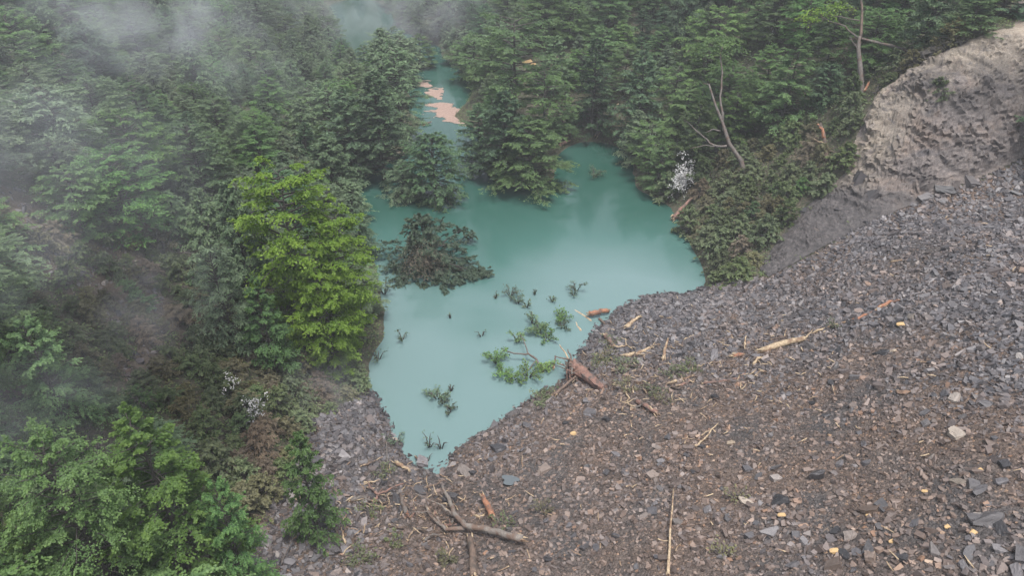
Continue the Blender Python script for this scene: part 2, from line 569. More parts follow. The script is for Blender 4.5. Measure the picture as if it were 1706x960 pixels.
    nt.links.new(c, b.inputs['Base Color'])
    b.inputs['Roughness'].default_value = 0.9
    bump(nt, b, noise(nt, 8, 5, 0.8, p), 1.0, 0.1)
    MATS['leaf_litter'] = m
    m, nt, b = new_mat('puddle_water')
    b.inputs['Base Color'].default_value = (0.10, 0.115, 0.122, 1)
    b.inputs['Roughness'].default_value = 0.05
    MATS['puddle_water'] = m


ground_mats()


# ------------------------------------------------------------------ mesh helpers
def mesh_from(name, verts, faces, mat, attrs=None, flat=True):
    me = bpy.data.meshes.new(name)
    verts = np.asarray(verts, np.float32).reshape(-1, 3)
    if isinstance(faces, np.ndarray) and faces.ndim == 2:
        k = faces.shape[1]
        me.vertices.add(len(verts))
        me.vertices.foreach_set('co', verts.ravel())
        me.loops.add(faces.size)
        me.loops.foreach_set('vertex_index', faces.astype(np.int32).ravel())
        me.polygons.add(len(faces))
        me.polygons.foreach_set('loop_start', np.arange(0, faces.size, k, dtype=np.int32))
        me.update(calc_edges=True)
    else:
        me.from_pydata([tuple(v) for v in verts], [], [tuple(int(i) for i in f) for f in faces])
        me.update()
    for k, v in (attrs or {}).items():
        a = me.attributes.new(k, 'FLOAT', 'POINT')
        a.data.foreach_set('value', np.asarray(v, np.float32))
    if mat:
        me.materials.append(MATS[mat])
    me.polygons.foreach_set('use_smooth', np.full(len(me.polygons), not flat))
    return me


def link(name, me, parent=None, loc=None):
    o = bpy.data.objects.new(name, me)
    col.objects.link(o)
    if parent is not None:
        o.parent = parent
    if loc is not None:
        o.location = loc
    return o


def tag(o, label=None, cat=None, group=None, kind=None):
    if label:
        o['label'] = label
    if cat:
        o['category'] = cat
    if group:
        o['group'] = group
    if kind:
        o['kind'] = kind
    return o


def thing(name, label, cat, loc=(0, 0, 0), group=None):
    o = bpy.data.objects.new(name, None)
    o.empty_display_size = 0.3
    col.objects.link(o)
    o.location = loc
    return tag(o, label, cat, group)


def tube(pts, radii, sides=8, jit=0.0, rg=None, cap=True, jag=0.0):
    """tapered tube along a polyline; jag pushes the two end rims along the axis into splinters"""
    pts = np.asarray(pts, float)
    n = len(pts)
    radii = np.broadcast_to(np.asarray(radii, float), (n,))
    V, Fc = [], []
    up = np.array([0.31, 0.17, 0.93])
    for i in range(n):
        t = pts[min(i + 1, n - 1)] - pts[max(i - 1, 0)]
        t = t / (np.linalg.norm(t) + 1e-9)
        a = np.cross(t, up)
        if np.linalg.norm(a) < 0.1:
            a = np.cross(t, np.array([1.0, 0, 0]))
        a /= np.linalg.norm(a)
        b = np.cross(t, a)
        for k in range(sides):
            th = 2 * math.pi * k / sides
            rr = radii[i]
            if rg is not None and jit:
                rr *= 1 + rg.uniform(-jit, jit)
            q = pts[i] + (a * math.cos(th) + b * math.sin(th)) * rr
            if jag and rg is not None and i in (0, n - 1):
                q = q + t * rg.uniform(-0.3, 1.0) * jag * (1 if i else -1)
            V.append(q)
    for i in range(n - 1):
        for k in range(sides):
            k2 = (k + 1) % sides
            Fc.append((i * sides + k, i * sides + k2, (i + 1) * sides + k2, (i + 1) * sides + k))
    if cap:
        Fc.append(tuple(range(sides - 1, -1, -1)))
        Fc.append(tuple((n - 1) * sides + k for k in range(sides)))
    return V, Fc


class MB:
    def __init__(self):
        self.v, self.f = [], []

    def add(self, vf):
        o = len(self.v)
        self.v += list(vf[0])
        self.f += [tuple(i + o for i in f) for f in vf[1]]

    def mesh(self, name, mat, flat=False):
        return mesh_from(name, self.v, self.f, mat, flat=flat)


def unit(a):
    return a / (np.linalg.norm(a, axis=-1, keepdims=True) + 1e-9)


class Leaves:
    """collects leaf-sized rhombic faces"""

    def __init__(self):
        self.c, self.d, self.n, self.l, self.w, self.r, self.t = [], [], [], [], [], [], []

    def add(self, c, d, n, l, w, r, t):
        k = len(c)
        for lst, v in ((self.c, c), (self.d, d), (self.n, n)):
            lst.append(np.asarray(v, float).reshape(k, 3))
        for lst, v in ((self.l, l), (self.w, w), (self.r, r), (self.t, t)):
            lst.append(np.broadcast_to(np.asarray(v, float), (k,)))

    def mesh(self, name, mat):
        c, d, n = np.concatenate(self.c), unit(np.concatenate(self.d)), np.concatenate(self.n)
        l, w, r, t = (np.concatenate(x) for x in (self.l, self.w, self.r, self.t))
        s = unit(np.cross(n, d))
        nn = np.cross(d, s)
        k = len(c)
        V = np.empty((k, 4, 3))
        V[:, 0] = c - d * (l / 2)[:, None]
        V[:, 1] = c + s * (w / 2)[:, None] + d * (l * .08)[:, None] - nn * (w * .12)[:, None]
        V[:, 2] = c + d * (l / 2)[:, None] - nn * (l * .10)[:, None]
        V[:, 3] = c - s * (w / 2)[:, None] + d * (l * .08)[:, None] - nn * (w * .12)[:, None]
        Fq = np.arange(k * 4).reshape(k, 4)
        return mesh_from(name, V.reshape(-1, 3), Fq, mat, {'rnd': np.repeat(r, 4), 'tip': np.repeat(t, 4)})


def sprays(L, rg, org, dirs, lens, drop, nt, m, leaf, width, tilt=0.5, tipmix=0.6, tier=False):
    """feathery foliage along branches. org, dirs (n,3), lens (n,), drop (n,): sag at the tip"""
    n = len(org)
    B = n * nt
    bi = np.repeat(np.arange(n), nt)
    s0 = rg.uniform(0.30 if tier else 0.18, 1.0, B) ** 0.8
    side = rg.choice([-1.0, 1.0], B)
    ang = rg.uniform(0.45, 1.25, B) * side * (1 - 0.5 * (s0 > 0.93))
    d = dirs[bi]
    h = unit(np.stack([d[:, 0], d[:, 1], np.zeros(B)], -1))
    pr = np.stack([-h[:, 1], h[:, 0], np.zeros(B)], -1)
    Lb = lens[bi]
    p0 = org[bi] + d * (Lb * s0)[:, None]
    p0[:, 2] -= drop[bi] * s0 ** 2
    td = h * np.cos(ang)[:, None] + pr * np.sin(ang)[:, None]
    td[:, 2] = rg.normal(-0.02, 0.09, B) - drop[bi] / (Lb + .01) * 0.5 * s0 if tier else rg.normal(-0.18, 0.16, B) - drop[bi] / (Lb + .01) * 0.7 * s0
    td = unit(td)
    tl = Lb * width * (1.1 - 0.65 * s0) * rg.uniform(0.5, 1.15, B)
    K = B * m
    ti = np.repeat(np.arange(B), m)
    u = rg.uniform(0.0, 1.0, K)
    c = p0[ti] + td[ti] * (tl[ti] * u)[:, None]
    c[:, 2] -= (0.14 if tier else 0.22) * tl[ti] * u ** 2
    c += rg.normal(0, 1, (K, 3)) * np.array([0.10, 0.10, 0.045 if tier else 0.07]) * (0.4 + tl[ti])[:, None] * 0.7
    sd_ = rg.choice([-1.0, 1.0], K) * rg.uniform(0.2, 1.0, K)
    x = td[ti]
    hp = np.stack([-x[:, 1], x[:, 0], np.zeros(K)], -1)
    dd = x + hp * sd_[:, None] + rg.normal(0, 0.22, (K, 3))
    dd[:, 2] -= 0.12
    nn = np.stack([rg.normal(0, tilt, K), rg.normal(0, tilt, K), np.ones(K)], -1)
    sz = rg.uniform(0.65, 1.25, K)
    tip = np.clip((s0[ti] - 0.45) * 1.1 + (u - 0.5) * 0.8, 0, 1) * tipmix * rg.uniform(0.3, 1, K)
    L.add(c, dd, nn, leaf[0] * sz, leaf[1] * sz, rg.uniform(0, 1, K), tip)


def crown_tree(seed, H, Rd, kind, nb, nt, m, leaf, base=0.22, width=0.36, bend=0.4, lean=(0, 0), tier=False):
    """trunk mesh and crown mesh of one tree, foot at the origin"""
    rg = np.random.default_rng(seed)
    k = 9
    zs = np.linspace(0, H * 0.97, k)
    wob = np.cumsum(rg.normal(0, bend * 0.14, (k, 2)), 0)
    wob -= wob[0]
    tp = np.stack([wob[:, 0] + lean[0] * (zs / H) ** 1.3 * H, wob[:, 1] + lean[1] * (zs / H) ** 1.3 * H, zs], -1)
    r0 = 0.016 * H + 0.05
    tr = MB()
    tp2 = tp.copy()
    tp2[0, 2] = -1.0
    tr.add(tube(tp2, r0 * (1 - 0.9 * (zs / zs[-1])) + 0.02, 8))
    t = (np.arange(nb) + rg.uniform(0.1, 0.9, nb)) / nb
    hh = base + (1 - base) * t
    if kind == 'cone':
        pf = (1 - t) ** 0.75 * 0.95 + 0.07
    elif kind == 'oval':
        pf = np.sqrt(np.clip(1 - (2 * t - 0.75) ** 2 / 1.7, 0.02, 1))
    elif kind == 'flat':
        pf = np.where(t < 0.5, 0.55 + 0.6 * t, np.clip(1.0 - 1.2 * (t - 0.62), 0.25, 1))
    else:
        pf = np.sqrt(np.clip(1 - t, 0.03, 1)) * 0.95
    Lb = Rd * pf * rg.uniform(0.62, 1.12, nb)
    az = np.arange(nb) * 2.39996 + rg.normal(0, 0.5, nb)
    if kind == 'cone':
        el = rg.normal(0.02, 0.14, nb) + 0.5 * t ** 3
    elif kind == 'oval' or kind == 'dome':
        el = rg.normal(0.12, 0.2, nb) + 0.75 * t ** 2
    else:
        el = rg.normal(0.12, 0.14, nb) + 0.25 * t
    org = np.stack([np.interp(hh * H, zs, tp[:, 0]), np.interp(hh * H, zs, tp[:, 1]), hh * H], -1)
    dirs = np.stack([np.cos(az) * np.cos(el), np.sin(az) * np.cos(el), np.sin(el)], -1)
    drop = Lb * rg.uniform(0.12, 0.38, nb) * (1 - 0.6 * t)
    if tier:
        drop *= 0.45
        dirs[:, 2] = dirs[:, 2] * 0.45 + 0.04
        dirs = unit(dirs)
    for i in range(nb):
        if Lb[i] < 0.8:
            continue
        s = np.linspace(0, 0.9, 4)
        q = org[i] + dirs[i] * (Lb[i] * s)[:, None]
        q[:, 2] -= drop[i] * s ** 2
        tr.add(tube(q, (0.012 * Lb[i] + 0.025) * (1 - 0.8 * s), 4, cap=False))
    L = Leaves()
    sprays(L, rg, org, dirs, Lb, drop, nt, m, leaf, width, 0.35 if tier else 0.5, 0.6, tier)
    return tr, L


def ellip(n, rg):
    v = rg.normal(0, 1, (n, 3))
    return unit(v)


# ------------------------------------------------------------------ setting: terrain sheets, lake
nx, ny = len(GX), len(GY)
allv = np.stack([mx.ravel(), my.ravel(), GZ.ravel()], -1)
ii = (np.arange(ny - 1)[:, None] * nx + np.arange(nx - 1)[None, :]).ravel()
quads = np.stack([ii, ii + 1, ii + nx + 1, ii + nx], -1)
cxm = ((GX[:-1] + GX[1:]) / 2)[None, :] + 0 * GY[:-1, None]
cym = ((GY[:-1] + GY[1:]) / 2)[:, None] + 0 * GX[None, :-1]
jx, jy = cxm + fbm(cxm, cym, 3, 3) * 2.0, cym + fbm(cxm + 40, cym, 3, 3) * 2.0
zd = in_poly(jx, jy, DEB).ravel()
zs_ = in_poly(jx, jy, SCARP).ravel() & ~zd
RIM = [P(*q)[:2] for q in [(1422, 235, 15.5), (1464, 150, 20.5), (1528, 108, 23.9), (1600, 71, 27.1), (1706, 56, 28.6)]]
rim_a = 1 - smooth(3.0, 11.0, poly_dist(mx, my, RIM, False))
mud_a = 1 - smooth(9.5, 13.5, GZ + fbm(mx, my, 5, 3) * 4)
slip_a = np.where(in_poly(mx + fbm(mx, my, 4, 3) * 6, my, SLIP), 1.0, 0.0) * 0.9


def sheet(name, mask, mat, attrs):
    q = quads[mask]
    u, inv = np.unique(q.ravel(), return_inverse=True)
    me = mesh_from(name, allv[u], inv.reshape(-1, 4), mat, {k: v.ravel()[u] for k, v in attrs.items()}, flat=False)
    o = link(name, me)
    o['kind'] = 'structure'
    return o


sheet('debris_slope', zd, 'debris_earth', {})
edge_c = poly_dist(cxm, cym, SCARP).ravel()
sheet('forest_floor', ~(zd | (in_poly(cxm, cym, SCARP).ravel() & (edge_c > 1.6))), 'forest_soil', {'slip': slip_a})

# the bare rock face: its own fine sheet with broken ledges, gullies and cracks
from mathutils import noise as mnoise
fx_ = np.arange(min(q[0] for q in SCARP), 92, 0.19)
fy_ = np.arange(min(q[1] for q in SCARP), max(q[1] for q in SCARP) + .3, 0.19)
FX, FY = np.meshgrid(fx_, fy_)
FZ = hz(FX, FY)
FN = hn(FX, FY, 1.5)
fin = in_poly(FX, FY, SCARP)
fe = poly_dist(FX + fbm(FX, FY, 2, 2), FY, SCARP)
steep = smooth(0.45, 0.8, np.hypot(FN[..., 0], FN[..., 1]) / FN[..., 2])
disp = np.zeros(FX.shape)
for a in range(FX.shape[0]):
    for b in range(FX.shape[1]):
        if not fin[a, b]:
            continue
        x, y, z = FX[a, b], FY[a, b], FZ[a, b]
        v = Vector((x, y, z))
        big = mnoise.ridged_multi_fractal(v * 0.11, 0.9, 2.1, 3, 1.0, 2.0)
        rough_ = mnoise.ridged_multi_fractal(Vector((x * .8, y * .8, z * 1.5)), 0.55, 2.2, 6, 1.0, 2.0)
        warp = mnoise.fractal(v * 0.30, 0.8, 2.0, 4)
        st = z * 0.95 + x * 0.50 - y * 0.22 + warp * 2.2
        led = ((st / 1.7) % 1.0) ** 2 + 0.4 * ((st / 0.61 + warp) % 1.0)
        gul = mnoise.fractal(Vector((x * 0.5 + y * 0.3, z * 0.12, 3.0)), 0.9, 2.0, 4)
        disp[a, b] = 0.24 * big + 0.14 * rough_ + 0.60 * led * (.6 + warp) + 0.34 * gul
disp = (disp - 0.2) * (0.6 + 0.4 * steep)
fade = smooth(0.0, 1.8, fe)
off = 0.10 + np.clip(disp + 0.35, 0.0, 3.0) * fade
FV = np.stack([FX, FY, FZ], -1) + unit(FN * [1, 1, .6]) * off[..., None]
nfx = len(fx_)
fi = (np.arange(len(fy_) - 1)[:, None] * nfx + np.arange(nfx - 1)[None, :])
fm = fin[:-1, :-1] & fin[1:, 1:] & fin[:-1, 1:] & fin[1:, :-1]
fi = fi[fm]
fq = np.stack([fi, fi + 1, fi + nfx + 1, fi + nfx], -1)
u_, inv_ = np.unique(fq.ravel(), return_inverse=True)
fr = 1 - smooth(2.5, 9.0, poly_dist(FX, FY, RIM, False))
fmud = np.clip(1 - smooth(9.5, 12.5, FZ + fbm(FX, FY, 5, 3) * 3.0), 0, 1)
rf = link('rock_face', mesh_from('rock_face', FV.reshape(-1, 3)[u_], inv_.reshape(-1, 4), 'scarp_rock', {'rim': fr.ravel()[u_], 'mud': fmud.ravel()[u_], 'hollow': np.clip(disp, -1, 2).ravel()[u_]}, flat=True))
rf['kind'] = 'structure'

wx = np.concatenate([np.arange(-160, -40, 8.0), np.arange(-40, 44, 2.0), np.arange(44, 161, 8.0)])
wy = np.concatenate([np.arange(4, 130, 2.0), np.arange(130, 341, 6.0)])
lx, ly = np.meshgrid(wx, wy)
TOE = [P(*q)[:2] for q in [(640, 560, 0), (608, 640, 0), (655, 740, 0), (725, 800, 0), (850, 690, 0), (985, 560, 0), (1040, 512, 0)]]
silt_a = 1 - 0.85 * smooth(2.0, 34.0, poly_dist(lx, ly, TOE, False))  # silt by the debris toe, plus reflection and hill shade painted into the colour
li = (np.arange(len(wy) - 1)[:, None] * len(wx) + np.arange(len(wx) - 1)[None, :]).ravel()
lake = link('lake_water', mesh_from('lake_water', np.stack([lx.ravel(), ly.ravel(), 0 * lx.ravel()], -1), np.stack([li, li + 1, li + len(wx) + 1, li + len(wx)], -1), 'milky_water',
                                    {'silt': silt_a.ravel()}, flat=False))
lake['kind'] = 'structure'

# ------------------------------------------------------------------ labels: looks first, then the landmark beside it
LANDMARKS = [("the bright green tree", 520, 440), ("the half-drowned dark conifer", 720, 400), ("the big white-flowering bush", 1110, 285),
             ("the small white-flowering bush", 412, 680), ("the tall snapped snag", 1435, 110), ("the bare leaning trunk", 1215, 220),
             ("the splintered orange stump", 1372, 225), ("the pale split log", 1305, 575), ("the long pale pole", 1115, 890), ("the forked grey dead branch", 790, 880),
             ("the short orange log", 812, 853), ("the red upturned root stump", 965, 635), ("the boulder in the shallows", 705, 762), ("the pinkish litter raft", 742, 185),
             ("the long fallen grey log", 85, 400), ("the long dark slab", 1632, 815), ("the dark root overhang", 1570, 95), ("the lone small conifer", 525, 810),
             ("the big fresh green tree", 320, 840), ("the blue puddle", 850, 804), ("the far river bend", 600, 40), ("the bare gully", 895, 90),
             ("the rock face", 1560, 220), ("the bare earth slip", 215, 500), ("the biggest drowned branch", 870, 610), ("the lake's inlet", 1000, 240),
             ("the leafy islet", 990, 292), ("the low twiggy conifer", 720, 285), ("the tall olive tree", 840, 110), ("the misty ridge", 330, 190),
             ("the misty gully", 200, 60), ("the twin yellow planks", 1480, 520), ("the orange bark scraps", 880, 107), ("the scarp foot", 1560, 340), ("the debris' right edge", 1690, 440),
             ("the lower right corner", 1690, 945), ("the lower left corner", 20, 945), ("the upper left corner", 15, 15), ("the upper right corner", 1690, 15)]
DIRS = ['right of', 'below and right of', 'below', 'below and left of', 'left of', 'above and left of', 'above', 'above and right of']
REG = []


def reg(o, phrase, p, cat, group=None):
    REG.append((o, phrase, tuple(p), cat, group))
    return o


def where(px, py, own=False):
    nm, lx_, ly_ = min((q for q in LANDMARKS if not own or math.hypot(q[1] - px, q[2] - py) > 46), key=lambda q: (q[1] - px) ** 2 + (q[2] - py) ** 2)
    dx, dy = px - lx_, py - ly_
    r = math.hypot(dx, dy)
    k = int(round(math.atan2(dy, dx) / (math.pi / 4))) % 8
    if r < 22:
        return 'right beside ' + nm
    return ('just ' if r < 60 else 'well ' if r > 150 else '') + DIRS[k] + ' ' + nm


def finish_labels():
    by = {}
    for o, ph, p, cat, grp in REG:
        px, py, _ = proj(p)
        by.setdefault(ph + ' ' + where(px, py, cat not in ('rock', 'shrub', 'brushwood', 'outcrop') and 'misty' not in ph), []).append((px, py, o, cat, grp))
    for lab, rows in by.items():
        n = len(rows)
        xs, ys = [r[0] for r in rows], [r[1] for r in rows]
        hor = max(xs) - min(xs) >= max(ys) - min(ys)
        rows.sort(key=lambda r: r[0] if hor else r[1])
        for i, (px, py, o, cat, grp) in enumerate(rows):
            extra = ''
            if n == 2:
                extra = ('left' if i == 0 else 'right') if hor else ('upper' if i == 0 else 'lower')
                extra += ' of two'
            elif n > 2:
                k = min(i, n - 1 - i)
                side = ('left' if hor else 'top') if i <= n - 1 - i else ('right' if hor else 'bottom')
                extra = (('first ', 'second ', 'third ', 'fourth ', 'fifth ', 'sixth ')[k] + 'from ' + side) if k < 6 else 'inside the stand'
            w = (lab + (', ' + extra if extra else '')).split()
            if len(w) > 16:
                w = [q for q in w if q != 'the']
            if len(w) > 16:
                w = [q for q in w if q not in ('tree', 'layered')]
            tag(o, ' '.join(w[:16]), cat, grp or cat + 's')


def copy_thing(root, loc, rz=0.0, s=1.0, tilt=(0, 0)):
    c = root.copy()
    col.objects.link(c)
    c.location = loc
    c.rotation_euler = (tilt[0], tilt[1], rz)
    c.scale = (s, s, s) if not isinstance(s, tuple) else s
    for ch in root.children:
        d = ch.copy()
        col.objects.link(d)
        d.parent = c
        for g in ch.children:
            e = g.copy()
            col.objects.link(e)
            e.parent = d
    return c


# ------------------------------------------------------------------ trees
class Proto:
    def __init__(self, name, trunk, crown, H, Rd, sub='trunk'):
        self.name, self.trunk, self.crown, self.H, self.Rd, self.sub = name, trunk, crown, H, Rd, sub
        self.n = 0

    def place(self, loc, rz, s, tilt=(0, 0)):
        r = bpy.data.objects.new(self.name, None)
        r.empty_display_size = 0.3
        col.objects.link(r)
        r.location = loc
        r.rotation_euler = (tilt[0], tilt[1], rz)
        r.scale = s if isinstance(s, tuple) else (s, s, s)
        link(self.sub, self.trunk, r)
        link('crown', self.crown, r)
        return r


def proto(name, seed, H, Rd, kind, nb, nt, m, leaf, mat, bark='dark_bark', sub='trunk', **kw):
    tr, L = crown_tree(seed, H, Rd, kind, nb, nt, m, leaf, **kw)
    return Proto(name, tr.mesh(name + '_' + sub, bark), L.mesh(name + '_crown', mat), H, Rd, sub)


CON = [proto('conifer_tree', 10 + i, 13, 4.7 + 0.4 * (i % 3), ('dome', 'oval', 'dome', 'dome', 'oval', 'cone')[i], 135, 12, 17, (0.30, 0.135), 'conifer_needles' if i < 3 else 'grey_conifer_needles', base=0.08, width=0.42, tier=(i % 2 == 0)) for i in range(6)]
BRD = [proto('broadleaf_tree', 30 + i, 12, 5.0 + 0.3 * i, ('dome', 'oval', 'oval', 'dome')[i], 92, 15, 21, (0.22, 0.155), 'broad_leaves', base=0.10, width=0.50, tier=True) for i in range(4)]
BRI = [proto('broadleaf_tree', 50 + i, 15, 6.6, 'flat', 92, 18, 20, (0.28, 0.20), 'bright_leaves', base=0.08, width=0.52, tier=True) for i in range(2)]
FRE = [proto('broadleaf_tree', 55 + i, 14, 6.0, 'dome' if i else 'oval', 110, 16, 24, (0.20, 0.14), 'fresh_leaves', base=0.08, width=0.48, tier=True) for i in range(2)]
OPN = [proto('broadleaf_tree', 44 + i, 15, 6.0, 'flat', 56, 16, 24, (0.22, 0.155), 'broad_leaves', base=0.22, width=0.46, tier=True) for i in range(2)]
GRN = [proto('conifer_tree', 58, 9, 3.4, 'dome', 90, 12, 14, (0.22, 0.11), 'fresh_leaves', base=0.06, width=0.42)]
SHR = [proto('shrub', 60 + i, 3.0, 2.2, 'dome', 52, 9, 10, (0.22, 0.13) if i < 4 else (0.30, 0.045), ('shrub_leaves', 'olive_leaves', 'shrub_leaves', 'broad_leaves', 'dry_twigs')[i], 'grey_bark', 'stem', base=0.06, width=0.42) for i in range(5)]

LAKE_CLEAR = [(605, 322), (655, 345), (790, 300), (815, 305), (845, 322), (905, 325), (955, 262), (1040, 262), (1062, 322), (1112, 352), (1140, 405), (1172, 478), (1100, 490), (1000, 530), (930, 640), (850, 690),
              (760, 740), (725, 800), (680, 765), (652, 720), (650, 690), (612, 640), (645, 575), (655, 500), (645, 420)]
CHAN_CLEAR = [(686, 172), (738, 110), (755, 150), (775, 225), (800, 300), (770, 290), (705, 215)]
DEB_CLEAR = [(620, 655), (650, 690), (650, 760), (725, 800), (760, 740), (985, 560), (1175, 482), (1280, 466), (1530, 343), (1706, 266), (1800, 250), (1800, 1100), (420, 1100), (440, 960), (520, 890), (590, 880), (596, 760), (540, 700)]
SCARP_CLEAR = [(1280, 466), (1262, 446), (1330, 365), (1412, 282), (1432, 205), (1472, 148), (1530, 108), (1600, 72), (1720, 56), (1720, 262), (1530, 343)]
SLIP_CLEAR = [(0, 395), (60, 370), (150, 400), (240, 430), (290, 480), (300, 620), (280, 690), (180, 640), (170, 540), (60, 470)]
SHRUB_ONLY = [(1165, 480), (1120, 352), (1150, 300), (1230, 250), (1330, 215), (1440, 200), (1412, 285), (1262, 460)]
SHRUB_ONLY2 = [(180, 400), (330, 420), (430, 560), (560, 600), (640, 640), (575, 690), (505, 770), (450, 850), (400, 800), (330, 700), (250, 700), (160, 560)]
LOW_CLEAR = [(290, 560), (420, 600), (560, 610), (640, 650), (600, 720), (500, 730), (380, 700), (300, 690)]
GULLY = [(880, 30), (915, 30), (915, 140), (885, 150)]


def crown_px(loc, H, Rd):
    pts = []
    for f in (0.25, 0.5, 0.75, 1.0):
        rr = Rd * (1.0 if f < 0.7 else 0.55 if f < 0.9 else 0.1)
        for sgn in (-1, 0, 1):
            pts.append(proj((loc[0] + sgn * rr, loc[1], loc[2] + H * f))[:2])
    return np.array(pts)


def clear_frac(pp):
    m = np.zeros(len(pp), bool)
    for po in (LAKE_CLEAR, CHAN_CLEAR, DEB_CLEAR, SCARP_CLEAR, SLIP_CLEAR, GULLY, LOW_CLEAR):
        m |= in_poly(pp[:, 0], pp[:, 1], po)
    return m.mean()


SNAGS = [([(1415, 0), (1455, 0), (1455, 200), (1420, 200)], 98.0), ([(1440, 55), (1550, 85), (1550, 110), (1440, 85)], 98.0), ([(1165, 70), (1225, 70), (1225, 200), (1260, 295), (1225, 295), (1140, 215)], 104.0), ([(1350, 200), (1405, 200), (1405, 270), (1350, 270)], 97.0), ([(1070, 240), (1150, 240), (1150, 340), (1070, 340)], 112.0)]
TREES = []      # x, y, radius of what stands already


def key_tree(pr, base, top, rpx, phrase, tilt=(0, 0), rz=None, sink=0.3, cat='tree', group=None, z=None):
    """a tree whose foot and top the photo shows: size from the two"""
    b = at(*base) if z is None else Vector(P(base[0], base[1], z))
    lo, hi = 1.0, 40.0
    for _ in range(30):
        mid = (lo + hi) / 2
        if proj((b.x, b.y, b.z + mid))[1] > top:
            lo = mid
        else:
            hi = mid
    H = lo
    dep = proj((b.x, b.y, b.z + H * 0.5))[2]
    rad = rpx * dep / F
    s = (rad / pr.Rd, rad / pr.Rd, H / pr.H)
    b.z -= sink
    o = pr.place(b, random.uniform(0, 6.28) if rz is None else rz, s, tilt)
    reg(o, phrase, (b.x, b.y, b.z + H * 0.6), cat, group)
    TREES.append((b.x, b.y, rad * 0.55))
    return o


KB = 'bright green layered broadleaf tree'
key_tree(BRI[0], (515, 590), 292, 98, 'tall ' + KB, tilt=(0.03, 0.10))
key_tree(BRI[1], (575, 602), 365, 76, KB + ' leaning over the water', tilt=(0, 0.08))
key_tree(BRI[1], (560, 625), 455, 66, 'lower ' + KB)
key_tree(FRE[1], (330, 985), 690, 140, 'fresh green spreading broadleaf tree')
key_tree(FRE[0], (205, 1010), 735, 110, 'fresh green broadleaf tree')
key_tree(FRE[1], (60, 1010), 775, 105, 'fresh green broadleaf tree')
key_tree(BRD[3], (420, 1000), 800, 70, 'darker green broadleaf tree')
key_tree(GRN[0], (528, 895), 724, 64, 'small dense green conifer')
key_tree(FRE[0], (20, 760), 40, 75, 'yellow green broadleaf tree')
key_tree(BRD[1], (-10, 640), 240, 80, 'misty green broadleaf tree')
key_tree(BRD[2], (40, 640), 470, 85, 'misty green broadleaf tree')
key_tree(BRD[3], (120, 720), 530, 80, 'misty blue green broadleaf tree')
key_tree(BRD[1], (10, 820), 690, 60, 'misty green broadleaf tree')
key_tree(CON[3], (430, 530), 300, 66, 'grey green conifer')
key_tree(CON[5], (375, 490), 312, 62, 'grey green conifer')
key_tree(BRD[0], (462, 620), 462, 52, 'dull green broadleaf tree')
key_tree(CON[4], (395, 590), 415, 52, 'grey green conifer')
key_tree(CON[4], (652, 122), 48, 46, 'misty grey green conifer')
key_tree(BRD[0], (700, 112), 55, 38, 'misty green tree standing in the channel')
KC = 'tall open olive green tree'
key_tree(OPN[0], (858, 225), 28, 92, KC)
key_tree(OPN[1], (905, 262), 112, 66, 'open layered green tree')
key_tree(CON[0], (842, 300), 150, 68, 'dense dark tree standing in the water')
key_tree(BRD[3], (880, 314), 196, 84, 'dense green tree standing in the water')
key_tree(CON[2], (800, 285), 175, 55, 'dark conifer standing in the water')
key_tree(CON[0], (640, 300), 118, 72, 'dark conifer on the left bank')
key_tree(CON[2], (590, 300), 150, 66, 'dark conifer on the left bank')
key_tree(CON[4], (668, 232), 80, 52, 'thin dark conifer on the left bank')
key_tree(CON[5], (640, 165), 45, 50, 'misty grey green conifer')
key_tree(CON[4], (672, 138), 62, 42, 'misty grey green conifer')
key_tree(CON[1], (728, 333), 228, 62, 'low twiggy conifer standing in the water')
key_tree(CON[5], (672, 330), 262, 40, 'small twiggy conifer standing in the water')
key_tree(CON[3], (560, 330), 225, 62, 'grey green conifer at the foot of the ridge')
key_tree(FRE[1], (1150, 292), 166, 58, 'bright green layered tree')
key_tree(BRD[3], (1095, 318), 240, 42, 'dark green bushy tree at the water')
key_tree(CON[0], (985, 225), 62, 52, 'tiered dark green tree')
key_tree(CON[2], (1060, 240), 85, 58, 'dense dark green tree')
key_tree(BRD[0], (1300, 210), 62, 62, 'rounded mid green tree')
key_tree(FRE[1], (1375, 120), 0, 42, 'light green layered tree')

